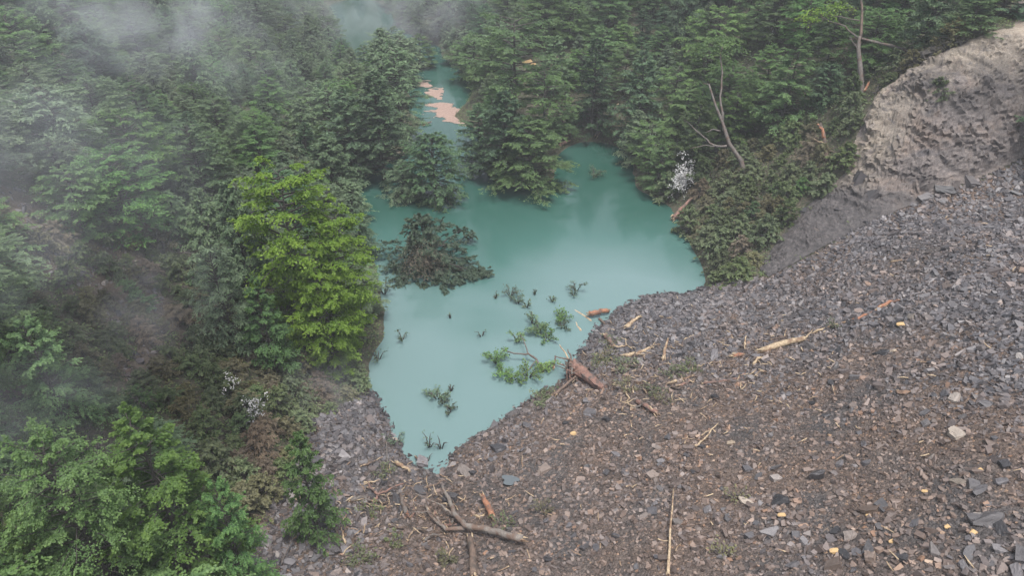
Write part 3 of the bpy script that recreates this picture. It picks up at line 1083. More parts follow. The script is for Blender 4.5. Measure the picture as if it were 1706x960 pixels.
NCON = NBRD = 0
for t_i in range(16000):
    x, y = rng.uniform(-115, 100), rng.uniform(18, 265)
    z = float(hz(x, y))
    if z < 0.35:
        continue
    qx, qy, dep = proj((x, y, z + 5))
    if dep < 30 or qx < -110 or qx > 1810 or qy < -85 or qy > 1100:
        continue
    if in_poly([x], [y], DEB)[0] or in_poly([x], [y], SCARP)[0]:
        continue
    gx, gy, _ = proj((x, y, z))
    if in_poly([gx], [gy], SHRUB_ONLY)[0] or in_poly([gx], [gy], SHRUB_ONLY2)[0] or in_poly([gx], [gy], SLIP_CLEAR)[0]:
        continue
    # species by place
    left = qx < 640
    r = rng.random()
    if left and qy > 430:
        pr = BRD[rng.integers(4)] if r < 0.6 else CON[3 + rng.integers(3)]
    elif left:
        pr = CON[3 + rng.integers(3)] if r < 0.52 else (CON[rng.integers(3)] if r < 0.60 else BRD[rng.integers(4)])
    elif qx > 1000:
        pr = BRD[rng.integers(4)] if r < 0.62 else (OPN[rng.integers(2)] if r < 0.72 else CON[rng.integers(4)])
    else:
        pr = CON[rng.integers(6)] if r < 0.55 else BRD[rng.integers(4)]
    if pr in CON and NCON >= 262:
        pr = BRD[rng.integers(4)]
    elif pr not in CON and NBRD >= 262:
        pr = CON[rng.integers(6)]
    s = rng.uniform(0.52, 1.12)
    if left:
        s *= 0.80
    rad = pr.Rd * s
    if any((x - a) ** 2 + (y - b) ** 2 < (c + rad * 0.64) ** 2 for a, b, c in TREES):
        continue
    pp = crown_px((x, y, z), pr.H * s, rad)
    if clear_frac(pp) > 0.13:
        continue
    if any(dep < d_ and in_poly(pp[:, 0], pp[:, 1], po).any() for po, d_ in SNAGS):
        continue
    TREES.append((x, y, rad * 0.64))
    if pr in CON:
        NCON += 1
    else:
        NBRD += 1
    if NCON >= 262 and NBRD >= 262:
        break
    o = pr.place((x, y, z - 0.3), rng.uniform(0, 6.28), (s * 1.12, s * 1.12, s * rng.uniform(0.78, 1.02)), (rng.normal(0, .04), rng.normal(0, .04)))
    con = pr in CON
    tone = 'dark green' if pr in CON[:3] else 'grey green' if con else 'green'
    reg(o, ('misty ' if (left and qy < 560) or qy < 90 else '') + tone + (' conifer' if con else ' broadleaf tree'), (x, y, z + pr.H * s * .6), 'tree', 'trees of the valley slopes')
print('TREES', len(TREES), NCON, NBRD)

SH = []
for t_i in range(5000):
    k = rng.random() if t_i > 190 else 2.0 if t_i < 120 else 3.0
    if k > 2.5:
        qx, qy = rng.uniform(1415, 1600), rng.uniform(40, 200)
    elif k > 1.5:
        qx, qy = rng.uniform(330, 510), rng.uniform(690, 880)
    elif k < 0.45:
        qx, qy = rng.uniform(1040, 1450), rng.uniform(195, 480)
        if not in_poly([qx], [qy], SHRUB_ONLY)[0]:
            continue
    elif k < 0.9:
        qx, qy = rng.uniform(150, 650), rng.uniform(400, 800)
        if not in_poly([qx], [qy], SHRUB_ONLY2)[0]:
            continue
    else:
        qx, qy = rng.uniform(0, 300), rng.uniform(380, 700)
    p = at(qx, qy)
    if p.z < 0.15 or in_poly([p.x], [p.y], SCARP)[0] and rng.random() < 0.93:
        continue
    if in_poly([p.x], [p.y], DEB)[0]:
        continue
    if 1112 < qx < 1165 and 330 < qy < 385:
        continue
    if in_poly([qx], [qy], SLIP_CLEAR)[0] and rng.random() < 0.55:
        continue
    s = rng.uniform(0.5, 1.15) * (1.2 if qx > 1000 else 1.0)
    rad = 2.1 * s
    if any((p.x - a) ** 2 + (p.y - b) ** 2 < (c + rad * (0.56 if qx > 1000 else 0.5)) ** 2 for a, b, c in SH):
        continue
    if len(SH) > 292:
        break
    SH.append((p.x, p.y, rad * 0.5))
    j = rng.choice(5, p=[0.40, 0.30, 0.15, 0.07, 0.08] if qx > 1000 else [0.28, 0.28, 0.20, 0.10, 0.14])
    o = SHR[j].place((p.x, p.y, p.z - 0.15), rng.uniform(0, 6.28), (s, s, s * rng.uniform(.7, 1.1)), (rng.normal(0, .1), rng.normal(0, .1)))
    reg(o, ('low green', 'olive brown', 'dull green', 'fresh green', 'dry leafless grey')[j] + ' shrub', (p.x, p.y, p.z + 1), 'shrub', 'shrubs on the steep banks')
print('SHRUBS', len(SH))

# ground cover of the forest floor: nobody could count it
L = Leaves()
n = 90000
gx, gy = rng.uniform(-110, 95, n), rng.uniform(14, 250, n)
gz = hz(gx, gy)
keep = (gz > 0.1) & ~in_poly(gx, gy, DEB)
insc = in_poly(gx, gy, SCARP)
keep &= ~insc | ((fbm(gx, gy, 5, 3) > 0.14) & (gz < 10))
keep &= ~in_poly(gx + fbm(gx, gy, 4, 3) * 5, gy, SLIP) | (fbm(gx, gy, 4, 3) > 0.1)
keep &= fbm(gx, gy, 7, 3) > -0.2
gx, gy, gz = gx[keep], gy[keep], gz[keep]
for rep in range(5):
    k = len(gx)
    L.add(np.stack([gx + rng.normal(0, .3, k), gy + rng.normal(0, .3, k), gz + rng.uniform(.05, .5, k)], -1), rng.normal(0, 1, (k, 3)) * np.array([1, 1, .35]), np.stack([rng.normal(0, .5, k), rng.normal(0, .5, k), np.ones(k)], -1),
          rng.uniform(.18, .45, k), rng.uniform(.09, .20, k), rng.uniform(0, 1, k), rng.uniform(0, .5, k))
gc = link('undergrowth', L.mesh('undergrowth', 'shrub_leaves'))
tag(gc, 'low leafy undergrowth covering the forest floor of the slopes', 'undergrowth', None, 'stuff')
# ------------------------------------------------------------------ rocks
def hull_rock(seed, cuts=5, flat=(1.0, 0.75, 0.42), box=0.5):
    """an angular block: a jittered box with corners and edges broken off along random planes"""
    rg = np.random.default_rng(seed)
    dims = np.array(flat)
    nr, ds = [], []
    for ax in range(3):
        for sg in (-1, 1):
            v = np.zeros(3)
            v[ax] = sg
            nr.append(unit(v + rg.normal(0, .2, 3)))
            ds.append(dims[ax] * rg.uniform(.7, 1.05))
    for k in range(cuts):
        v = unit(rg.normal(0, 1, 3) * [1, 1, .8])
        nr.append(v)
        ds.append(np.sqrt(((v * dims) ** 2).sum()) * rg.uniform(.62, 1.0))
    nr, ds = np.array(nr), np.array(ds)
    pts = []
    n = len(nr)
    for a in range(n):
        for b in range(a + 1, n):
            for c in range(b + 1, n):
                M = nr[[a, b, c]]
                if abs(np.linalg.det(M)) < 0.08:
                    continue
                q = np.linalg.solve(M, ds[[a, b, c]])
                if (nr @ q <= ds + 1e-6).all() and np.abs(q).max() < 2.2:
                    pts.append(q)
    bm = bmesh.new()
    vs = [bm.verts.new(q) for q in pts]
    bmesh.ops.remove_doubles(bm, verts=bm.verts[:], dist=0.03)
    bmesh.ops.convex_hull(bm, input=bm.verts[:])
    bmesh.ops.delete(bm, geom=[v for v in bm.verts if not v.link_faces], context='VERTS')
    bmesh.ops.triangulate(bm, faces=bm.faces[:])
    bm.verts.index_update()
    bm.verts.ensure_lookup_table()
    V = np.array([v.co[:] for v in bm.verts])
    T = np.array([[v.index for v in f.verts] for f in bm.faces])
    bm.free()
    return V, T


def rot_to(nrm, spin):
    """(k,3,3) frames whose z is nrm, turned by spin"""
    z = unit(nrm)
    a = np.stack([np.cos(spin), np.sin(spin), 0 * spin], -1)
    x = unit(a - z * (a * z).sum(-1, keepdims=True))
    y = np.cross(z, x)
    return np.stack([x, y, z], -1)


def scatter_rocks(name, k_try, area, size_fn, protos, sink, tilt, mat, thin=None, bright=0.0, poly=None):
    x, y = rng.uniform(area[0], area[1], k_try), rng.uniform(area[2], area[3], k_try)
    z = hz(x, y)
    keep = in_poly(x, y, DEB if poly is None else poly) & (z > -0.55)
    if thin is not None:
        keep &= rng.random(k_try) < thin(x, y)
    x, y, z = x[keep], y[keep], z[keep]
    qx, qy, dep = proj((x, y, z))
    keep = (qx > -150) & (qx < 1860) & (qy < 1100) & (dep > 8)
    x, y, z = x[keep], y[keep], z[keep]
    k = len(x)
    s = size_fn(x, y, k)
    n = hn(x, y) + rng.normal(0, tilt, (k, 3))
    M = rot_to(n, rng.uniform(0, 6.283, k))
    sc3 = np.stack([s * rng.uniform(.75, 1.35, k), s * rng.uniform(.7, 1.1, k), s * rng.uniform(.55, 1.2, k)], -1)
    tone = rng.beta(2.2, 2.6, k) + bright - 0.10 * (1 - browniness(x, y)) - 0.25 * smooth(0.6, 0.05, z) * (z < 0.6)
    tone = np.clip(np.where(z < 0.6, np.minimum(tone, .8), tone), 0, 1)
    VV, TT, RR, BB = [], [], [], []
    brn = np.clip(browniness(x, y) + rng.normal(0, .25, k), 0, 1)
    off = 0
    pi = rng.integers(0, len(protos), k)
    for j, (V, T) in enumerate(protos):
        q = np.where(pi == j)[0]
        if not len(q):
            continue
        loc = np.stack([x[q], y[q], z[q] + s[q] * sink], -1)
        v = np.einsum('kij,kvj->kvi', M[q], V[None] * sc3[q][:, None, :]) + loc[:, None, :]
        f = T[None] + (np.arange(len(q)) * len(V))[:, None, None] + off
        VV.append(v.reshape(-1, 3))
        TT.append(f.reshape(-1, 3))
        RR.append(np.repeat(tone[q], len(V)))
        BB.append(np.repeat(brn[q], len(V)))
        off += len(q) * len(V)
    o = link(name, mesh_from(name, np.concatenate(VV), np.concatenate(TT), mat, {'rnd': np.concatenate(RR), 'brn': np.concatenate(BB)}))
    return o, k


SMALL = [hull_rock(100 + i, 1, (1.0, 0.8, 0.55)) for i in range(8)]
FLAT = [hull_rock(120 + i, 4, (1.0, 0.80, 0.55)) for i in range(10)]
BROWN = np.array(P(1120, 800, 8.0)[:2])


def browniness(x, y):
    d = np.hypot((x - BROWN[0]) / 1.2, y - BROWN[1])
    return np.clip(smooth(27, 8, d) + fbm(x, y, 8, 3) * 1.3, 0, 1)


# direction of the stone size: blocky at the lake, finer in the brown middle
def sz_fine(x, y, k):
    return np.clip(rng.lognormal(-2.0, 0.42, k), 0.06, 0.35) * (1.0 - 0.25 * browniness(x, y))


def sz_mid(x, y, k):
    return np.clip(rng.lognormal(-1.78, 0.45, k), 0.08, 0.50) * (1.0 - 0.3 * browniness(x, y))


area = (-32, 92, 14, 86)
clump = lambda x, y: np.clip(0.55 + fbm(x, y, 4, 3) * 1.7 + fbm((x + y) * .22, (x - y) * 1.0, 3.0, 3) * 1.5, 0.05, 1)
g1, k1 = scatter_rocks('rubble', 130000, area, sz_fine, SMALL, 0.10, 0.45, 'loose_rock', lambda x, y: np.clip(0.95 - 0.5 * browniness(x, y), 0, 1))
tag(g1, 'small grey stones and chips strewn thickly over the debris slope', 'rubble', None, 'stuff')
g2, k2 = scatter_rocks('stone_debris', 150000, area, sz_mid, FLAT, 0.12, 0.38, 'loose_rock', lambda x, y: clump(x, y) * (1 - 0.62 * browniness(x, y)), 0.03)
tag(g2, 'fist to head sized slate stones scattered over the debris slope', 'stones', None, 'stuff')
g3, k3 = scatter_rocks('scree', 9000, (-60, -15, 35, 75), sz_fine, SMALL, 0.1, 0.5, 'loose_rock', None, 0.12, SLIP)
tag(g3, 'pale stones and clods lying on the bare slip of the left slope', 'scree', None, 'stuff')
FOOT = [P(*q)[:2] for q in [(1280, 466, 3.5), (1400, 402, 7.5), (1530, 343, 11.5), (1500, 330, 12), (1440, 335, 10.5), (1340, 350, 8.6), (1262, 450, 3.2)]]
g4, k4 = scatter_rocks('scree', 26000, (25, 60, 65, 95), sz_fine, SMALL, 0.2, 0.5, 'loose_rock', lambda x, y: np.clip(.35 + fbm(x, y, 4, 3) * 2, 0, 1), 0.0, FOOT)
tag(g4, 'grey stones on the muddy foot of the rock face', 'scree', None, 'stuff')
print('ROCKS', k1, k2, k3, k4)

BIGP = []
for i in range(10):
    V, T = hull_rock(140 + i, 7, ((1.0, .72, .36), (1.0, .8, .55), (1.0, .6, .3))[i % 3])
    bmr = bmesh.new()
    vr = [bmr.verts.new(v) for v in V]
    for t in T:
        bmr.faces.new([vr[q_] for q_ in t])
    bmesh.ops.subdivide_edges(bmr, edges=bmr.edges[:], cuts=3, use_grid_fill=True)
    for v in bmr.verts:
        v.co += v.co.normalized() * (mnoise.ridged_multi_fractal(v.co * 1.3 + Vector((i * 7, 0, 0)), .7, 2.1, 4, 1, 2) - .9) * .085 + Vector((0, 0, 1)) * (abs((v.co.z * 5.0) % 1.0 - .5) - .25) * .05
    bmesh.ops.triangulate(bmr, faces=bmr.faces[:])
    bmr.verts.index_update()
    V, T = np.array([v.co[:] for v in bmr.verts]), np.array([[v.index for v in f.verts] for f in bmr.faces])
    bmr.free()
    BIGP.append([mesh_from('rock', V, T, m_) for m_ in ('boulder_rock', 'slate_rock')])


def rock(name, phrase, p, sx, sy, sz, pi=None, mt=0, rz=None, tilt=0.25, sink=0.12, cat='rock', group='larger rocks on the debris slope'):
    o = link(name, BIGP[rng.integers(10) if pi is None else pi][mt])
    n = Vector(hn(p[0], p[1])[:].tolist()) if p[2] > 0.01 else Vector((0, 0, 1))
    n = (n + Vector(rng.normal(0, tilt, 3).tolist())).normalized()
    q = n.to_track_quat('Z', 'Y') @ Euler((0, 0, random.uniform(0, 6.28) if rz is None else rz)).to_quaternion()
    o.rotation_euler = q.to_euler()
    o.scale = (sx, sy, sz)
    o.location = (p[0], p[1], p[2] + sz * sink)
    reg(o, phrase, p, cat, group)
    return o


cnt = 0
placed = []
while cnt < 262:
    qx, qy = rng.uniform(400, 1720), rng.uniform(262, 965)
    p = at(qx, qy, False)
    if p.z < -0.1 or not in_poly([p.x], [p.y], DEB)[0]:
        continue
    if rng.random() < 0.5 * float(browniness(np.array([p.x]), np.array([p.y]))[0]):
        continue
    if any(math.hypot(qx - a, qy - b) < 14 for a, b in placed):
        continue
    placed.append((qx, qy))
    cnt += 1
    s = float(np.clip(rng.lognormal(-1.0, 0.30), 0.27, 0.75))
    mt = int(rng.random() < 0.45)
    j = int(rng.integers(10))
    shp = ('flat', 'blocky', 'long thin')[j % 3]
    rock('rock', ('small ' if s < .33 else 'large ' if s > .52 else '') + ('pale grey ' if not mt else 'dark ') + shp + ' rock', p, s, s * rng.uniform(.8, 1.1), s * rng.uniform(.75, 1.15), j, mt)

# boulders that stand out in the photo: pixel, size in metres, shape, shade
for ph, qx, qy, a, b, c, pi, mt in [
        ('broad tan boulder', 985, 690, 1.35, 1.0, 1.1, 1, 0), ('rounded grey boulder', 1010, 700, .7, .6, .7, 4, 0), ('large smooth grey boulder', 905, 785, 1.1, .8, .7, 1, 0),
        ('dark blocky boulder', 775, 790, 1.0, 1.0, 1.1, 4, 1), ('dark boulder', 752, 832, 1.1, 1.0, 1.3, 4, 1), ('layered grey boulder', 748, 835, .8, .7, 1.0, 7, 0),
        ('brown boulder', 828, 748, 1.2, .9, 1.0, 1, 0), ('grey wet boulder at the water', 852, 692, .8, .7, .9, 4, 1), ('dark boulder', 823, 712, .7, .6, .6, 7, 1),
        ('long dark slab', 1635, 815, 1.4, .55, .45, 2, 1), ('grey block', 1190, 595, 1.0, .8, .9, 4, 0), ('pale grey block', 1215, 585, .8, .8, .7, 7, 0), ('grey slab', 1205, 545, 1.1, .6, .5, 0, 0),
        ('leaning grey slab', 1145, 550, 1.2, .6, 1.0, 2, 0), ('wide dark slab', 1575, 475, 1.5, .7, .5, 0, 1), ('dark slab', 1690, 425, 1.7, .6, .5, 2, 1), ('dark slab', 1690, 400, 1.5, .6, .5, 2, 1),
        ('grey boulder', 1630, 870, .8, .6, .8, 4, 1), ('dark boulder', 1470, 590, 1.0, .7, .6, 1, 1), ('pale slab', 1600, 462, 1.4, .8, .6, 0, 0),
        ('tan boulder', 1450, 930, .7, .6, .8, 4, 0), ('pale angular block', 1695, 955, .7, .5, .7, 4, 0), ('pale block', 1605, 950, .5, .4, .5, 4, 0), ('dark stone pile', 1385, 945, .9, .7, .8, 1, 1),
        ('pale grey slab', 1260, 495, 1.6, .8, .6, 0, 0), ('dark wet block', 700, 820, .9, .8, .7, 4, 1), ('round grey boulder', 1010, 665, .7, .6, .7, 7, 0), ('pale slab on the rubble bank', 585, 710, 1.0, .5, .7, 0, 0)]:
    p = at(qx, qy, False)
    rock('boulder', ph, p, a * .78, b * .78, c * .78, pi, mt, sink=0.0, tilt=0.15, cat='boulder', group='boulders on the debris slope')

for ph, qx, qy, a, b, c, pi in [('dark craggy outcrop', 1428, 312, 1.7, 1.3, 1.9, 4), ('dark craggy outcrop', 1446, 335, 1.4, 1.1, 1.5, 7), ('dark craggy outcrop', 1412, 330, 1.2, 1.0, 1.2, 1), ('dark craggy outcrop', 1398, 352, 1.1, .9, .9, 4),
                                  ('dark layered outcrop', 1572, 320, 1.3, .8, .8, 4), ('dark layered outcrop', 1612, 300, 1.4, .9, .8, 1), ('dark layered outcrop', 1590, 312, .9, .8, .7, 6), ('dark layered outcrop', 1540, 332, 1.0, .7, .7, 4), ('dark muddy outcrop', 1370, 392, 1.0, .8, .6, 7), ('grey stone in the mud', 1340, 352, .8, .6, .6, 1), ('dark muddy outcrop', 1310, 430, 1.0, .8, .5, 4)]:
    p = at(qx, qy, False)
    rock('outcrop', ph, p, a, b, c, pi, 1, sink=0.1, tilt=0.3, cat='outcrop', group='outcrops at the foot of the rock face')

p = Vector(P(705, 772, -0.15))
o = rock('boulder', 'squat brown boulder standing in the milky shallows', p, .78, .68, .85, 1, 0, 0.4, 0.05, 0.25, 'boulder', None)

# small ochre slabs
V, T = hull_rock(171, 5, (1, .5, .25))
ochre, nt_, b_ = new_mat('ochre_stone')
b_.inputs['Base Color'].default_value = (0.46, 0.31, 0.15, 1)
b_.inputs['Roughness'].default_value = 0.8
MATS['ochre_stone'] = ochre
och = mesh_from('ochre_rock', V, T, 'ochre_stone')
for qx, qy, s in [(1390, 923, .42), (1302, 863, .38), (1620, 893, .33), (1485, 905, .25), (1632, 787, .25), (1446, 862, .22), (1540, 822, .26), (1578, 880, .25), (955, 725, .4), (1500, 545, .5)]:
    p = at(qx, qy, False)
    o = link('rock', och)
    o.location = (p.x, p.y, p.z + s * .3)
    o.scale = (s, s, s)
    nq = Vector(hn(p.x, p.y).tolist()).to_track_quat('Z', 'Y').to_euler()
    o.rotation_euler = (nq.x, nq.y, random.uniform(-.4, .6))
    reg(o, 'small ochre yellow stone', p, 'rock', 'ochre stones')

# puddle on the rubble
pc = at(850, 804, False)
an = np.linspace(0, 2 * math.pi, 24, endpoint=False)
rr = 0.62 * (1 + 0.22 * np.sin(an * 3 + 1) + 0.12 * np.cos(an * 5))
pv = [(math.cos(a) * r * 1.15, math.sin(a) * r * .9, 0) for a, r in zip(an, rr)]
pud = link('puddle', mesh_from('puddle', pv, [tuple(range(24))], 'puddle_water'), None, (pc.x, pc.y, pc.z + 0.28))
tag(pud, None, None, None, 'structure')


# ------------------------------------------------------------------ dead wood
def lay(pxs, lift=0.0, water=True):
    """points of the ground under a run of photo pixels; a third number lifts a point off the ground"""
    out = []
    for q in pxs:
        p = at(q[0], q[1], water)
        out.append((p.x, p.y, p.z + lift + (q[2] if len(q) > 2 else 0)))
    return np.array(out)


def dens(pts, per=4):
    t = np.linspace(0, len(pts) - 1, (len(pts) - 1) * per + 1)
    return np.stack([np.interp(t, range(len(pts)), pts[:, k]) for k in range(3)], -1)


def log(name, phrase, pxs, r0, r1, mat, branches=(), broken='pale_wood', cat='log', group=None, jag=0.5, lift=None, water=True, knobby=0.12, wob=0.04):
    rg = np.random.default_rng(int(pxs[0][0] * 7 + pxs[0][1]))
    pts = dens(lay(pxs, (r0 + r1) * 0.4 if lift is None else lift, water))
    pts[1:-1] += rg.normal(0, wob, pts[1:-1].shape)
    base = pts[0].copy()
    root = thing(name, None, None, base)
    V, Fc = tube(pts - base, np.linspace(r0, r1, len(pts)), 9, knobby, rg, True, jag * r0)
    link('trunk', mesh_from('trunk', V, Fc, mat, flat=False), root)
    if broken:
        for e, a, b, r in ((0, pts[0], pts[1], r0), (1, pts[-1], pts[-2], r1)):
            if r < 0.09:
                continue
            d = unit(a - b)
            m = MB()
            for k in range(6):
                off = rg.normal(0, r * .45, 3)
                q0 = a - base - d * r * 1.2 + off
                q1 = a - base + d * r * rg.uniform(0.6, 2.2) + off * 1.2
                m.add(tube([q0, (q0 + q1) / 2, q1], [r * .38, r * .3, 0.01], 5))
            link('splintered_end', m.mesh('splintered_end', broken), root)
    for br in branches:
        bp = dens(lay(br[0], 0.0, water))
        bp[1:-1] += rg.normal(0, 0.05, bp[1:-1].shape)
        V, Fc = tube(bp - base, np.linspace(br[1], br[2], len(bp)), 6, 0.1, rg)
        link('branch', mesh_from('branch', V, Fc, br[3] if len(br) > 3 else mat, flat=False), root)
    mid = pts[len(pts) // 2]
    reg(root, phrase, mid, cat, group)
    return root


DW = 'dead wood on the debris'
log('log', 'thick pale split trunk', [(1268, 588), (1302, 578), (1338, 568)], .36, .25, 'pale_wood', [([(1338, 568), (1352, 556, .5)], .12, .03)], group=DW)
log('log', 'curved pale stripped branch', [(1043, 596), (1060, 592), (1085, 581)], .26, .14, 'pale_wood', group=DW)
log('log', 'short pale stick standing askew', [(1104, 600), (1107, 588, .3), (1111, 576, .7)], .2, .1, 'pale_wood', group=DW)
log('log', 'chunky pale splintered wood', [(1043, 548), (1053, 540, .2), (1066, 533, .3)], .28, .14, 'pale_wood', group=DW)
log('log', 'reddish brown chunk of trunk', [(1008, 562), (1014, 572, .2), (1022, 580)], .3, .22, 'red_wood', group=DW)
log('log', 'short brown trunk jutting into the water', [(982, 530, .35), (997, 528, .45), (1012, 524, .3)], .34, .26, 'orange_wood', [([(998, 532), (1008, 542)], .2, .12, 'brown_wood')], group=DW)
log('log', 'long thin peeled pole', [(1112, 962, .3), (1115, 895, .4), (1121, 822, .5)], .11, .045, 'pale_wood', group=DW, wob=.02)
log('log', 'short bent yellow branch', [(1158, 746), (1175, 733, .2), (1195, 711, .3)], .09, .05, 'pale_wood', group=DW)
log('log', 'thin straight pink branch', [(1172, 641), (1205, 637), (1238, 631)], .14, .08, 'red_wood', [([(1238, 631), (1243, 622, .4)], .07, .02, 'orange_wood')], group=DW)
log('log', 'greyish pole half under the rubble', [(1172, 609), (1200, 606), (1225, 603)], .13, .08, 'brown_wood', group=DW)
log('log', 'pale pole', [(1116, 641), (1136, 634), (1156, 628)], .16, .1, 'pale_wood', group=DW)
log('log', 'brown pole lying against a pale one', [(1130, 645), (1143, 640), (1155, 635)], .15, .1, 'red_wood', group=DW)
log('log', 'red torn trunk with white split', [(1062, 673), (1075, 682, .2), (1095, 694)], .26, .2, 'red_wood', [([(1068, 676, .3), (1082, 686, .4), (1094, 696, .2)], .1, .06, 'pale_wood')], group=DW)
log('log', 'thin yellow plank', [(1355, 556), (1385, 545), (1408, 538)], .12, .07, 'pale_wood', group=DW)
log('log', 'torn orange plank', [(1420, 536), (1445, 525), (1470, 516)], .17, .1, 'orange_wood', [([(1446, 526), (1478, 512, .3)], .07, .03, 'pale_wood')], group=DW)
log('log', 'short orange splinter', [(1462, 517), (1482, 508, .2), (1497, 503)], .2, .09, 'orange_wood', group=DW)
log('log', 'thin brown plank', [(1282, 569), (1300, 563), (1318, 559)], .12, .07, 'brown_wood', group=DW)
log('log', 'small upright pale splinter', [(1241, 577), (1242, 565, .3)], .11, .06, 'pale_wood', group=DW)
log('log', 'dark orange chunk', [(1222, 597), (1236, 594)], .25, .18, 'orange_wood', group=DW)
log('log', 'pale bent chip', [(1255, 609), (1260, 602, .2), (1270, 598)], .17, .09, 'pale_wood', group=DW)
log('log', 'small yellow chip', [(1140, 568), (1155, 560)], .12, .07, 'pale_wood', group=DW)
log('log', 'pale chip on the stones', [(1485, 438), (1502, 435)], .16, .08, 'pale_wood', group=DW)
log('log', 'thin dark branch', [(1050, 628), (1062, 620, .2), (1070, 616)], .1, .05, 'brown_wood', group=DW)
# the dead wood at the foot of the frame
log('dead_branch', 'large forked grey dead trunk', [(868, 908, .5), (820, 895, .6), (775, 889, .6), (757, 866, .6), (745, 838, .8), (739, 826, .9)], .30, .12, 'weathered_bark',
    [([(775, 889, .6), (745, 890, .5), (722, 873, .5), (709, 850, .6)], .2, .07), ([(760, 872, .7), (738, 855, .8), (712, 842, .9), (690, 836, .9)], .1, .03), ([(745, 890, .5), (720, 866, .8), (690, 864, .8)], .07, .03)], group=DW)
log('log', 'standing brown stump log', [(790, 965, .2), (787, 935, .5), (782, 906, .6)], .3, .24, 'brown_wood', group=DW)
log('log', 'short orange red log', [(820, 866, .2), (812, 853, .5), (804, 840, .8)], .28, .2, 'orange_wood', group=DW)
log('log', 'short log with an orange broken top', [(678, 862, .2), (674, 850, .4), (670, 839, .7)], .22, .17, 'grey_bark', broken='orange_wood', group=DW)
log('dead_branch', 'curled pinkish branch', [(615, 818, .3), (632, 830, .3), (655, 822, .5), (680, 812, .6)], .12, .05, 'red_wood', [([(632, 830, .3), (620, 822, .6), (612, 810, .7)], .07, .04)], group=DW)
log('dead_branch', 'thin dark curved branch', [(712, 818, .3), (740, 812, .7), (762, 822, .6)], .09, .04, 'brown_wood', group=DW)
log('dead_branch', 'short grey forked branch', [(708, 906, .2), (718, 899, .4), (742, 903, .3)], .12, .05, 'grey_bark', [([(718, 899, .4), (724, 892, .7)], .06, .03)], group=DW)
log('log', 'grey log half buried', [(585, 838, .1), (602, 833, .2), (620, 838)], .2, .12, 'grey_bark', group=DW)
log('dead_branch', 'thin bent pale sapling', [(646, 780, .2), (645, 748, .6), (632, 730, .9)], .08, .03, 'grey_bark', group=DW)
log('dead_branch', 'thin curly grey branch', [(400, 925, .4), (396, 908, .9), (410, 903, 1.1)], .07, .03, 'grey_bark', [([(396, 908, .9), (415, 912, 1.0), (412, 935, .6)], .05, .02)], group=DW)
log('dead_branch', 'slender straight twig', [(470, 945, .2), (490, 910, .6), (500, 892, .8)], .05, .02, 'grey_bark', group=DW)
log('log', 'small pale knot of wood', [(662, 776, .2), (672, 784, .3), (682, 788, .2)], .2, .12, 'pale_wood', group=DW)
log('log', 'pale chip beside the orange log', [(795, 863), (806, 861)], .14, .1, 'pale_wood', group=DW)
rgt = np.random.default_rng(21)
for k in range(34):
    qx, qy = (rgt.normal(1040, 45), rgt.normal(635, 32)) if k < 16 else (rgt.normal(690, 60), rgt.normal(862, 40))
    p = at(float(qx), float(qy), False)
    if p.z < 0.1 or not in_poly([p.x], [p.y], DEB)[0]:
        continue
    a = rgt.uniform(-.5, .5) + (0 if rgt.random() < .6 else 1.4)
    ln = rgt.uniform(14, 34)
    r = rgt.uniform(.05, .13)
    mt = ('grey_bark', 'brown_wood', 'red_wood', 'grey_bark', 'pale_wood')[k % 5]
    e = (qx + math.cos(a) * ln, qy - math.sin(a) * ln * .7)
    mid_ = ((qx + e[0]) / 2 + rgt.normal(0, 2), (qy + e[1]) / 2 + rgt.normal(0, 2), .2)
    log('dead_branch', ('grey', 'brown', 'reddish', 'grey', 'pale')[k % 5] + ' broken branch in the tangle', [(qx, qy, .1), mid_, (e[0], e[1], rgt.uniform(.1, .6))], r, r * .45, mt,
        [([mid_, (mid_[0] + rgt.normal(0, 9), mid_[1] - rgt.uniform(3, 10), .6)], r * .6, .02)] if k % 2 else (), group=DW)
# banks
log('log', 'long fallen grey trunk', [(38, 410, .6), (75, 398, .9), (110, 388, 1.0), (140, 387, .8)], .36, .15, 'grey_bark', [([(75, 398, .9), (50, 385, 1.2)], .1, .04)])
log('log', 'reddish broken trunk by the water', [(1122, 368, .3), (1134, 356, .7), (1148, 345, 1.0)], .36, .2, 'red_wood', [([(1126, 366, .3), (1150, 364, .4)], .2, .1, 'brown_wood'), ([(1132, 360, .5), (1152, 354, .6)], .15, .06, 'orange_wood')])
log('log', 'brown log at the inlet shore', [(930, 238, .3), (946, 232, .4), (962, 227, .5)], .4, .25, 'brown_wood')
log('log', 'brown log beside another at the inlet shore', [(934, 244, .2), (948, 240, .3)], .35, .25, 'red_wood')
log('log', 'leaning split grey trunk at the inlet', [(994, 230, .3), (1008, 214, 1.0), (1026, 197, 2.2)], .45, .3, 'grey_bark', [([(1004, 226, .3), (1014, 212, 1.0), (1020, 205, 1.4)], .3, .15, 'brown_wood')])
log('log', 'small dark log afloat in the channel', [(705, 209, .1), (718, 206, .2)], .25, .12, 'brown_wood')
log('dead_branch', 'tangle of pale bare branches', [(290, 428, .5), (315, 436, .9), (350, 438, .9)], .1, .04, 'grey_bark', [([(315, 436, .9), (305, 425, 1.3)], .06, .02), ([(330, 437, .9), (370, 440, 1.0), (385, 480, .6)], .06, .02)])
log('dead_branch', 'straight pale fallen branch', [(290, 489, .5), (312, 488, .6), (332, 489, .5)], .1, .05, 'grey_bark')
log('dead_branch', 'straight pale fallen branch', [(395, 477, .5), (420, 478, .6)], .08, .05, 'grey_bark')
log('log', 'short orange pale log', [(1438, 156, .2), (1445, 146, .6)], .2, .12, 'orange_wood')

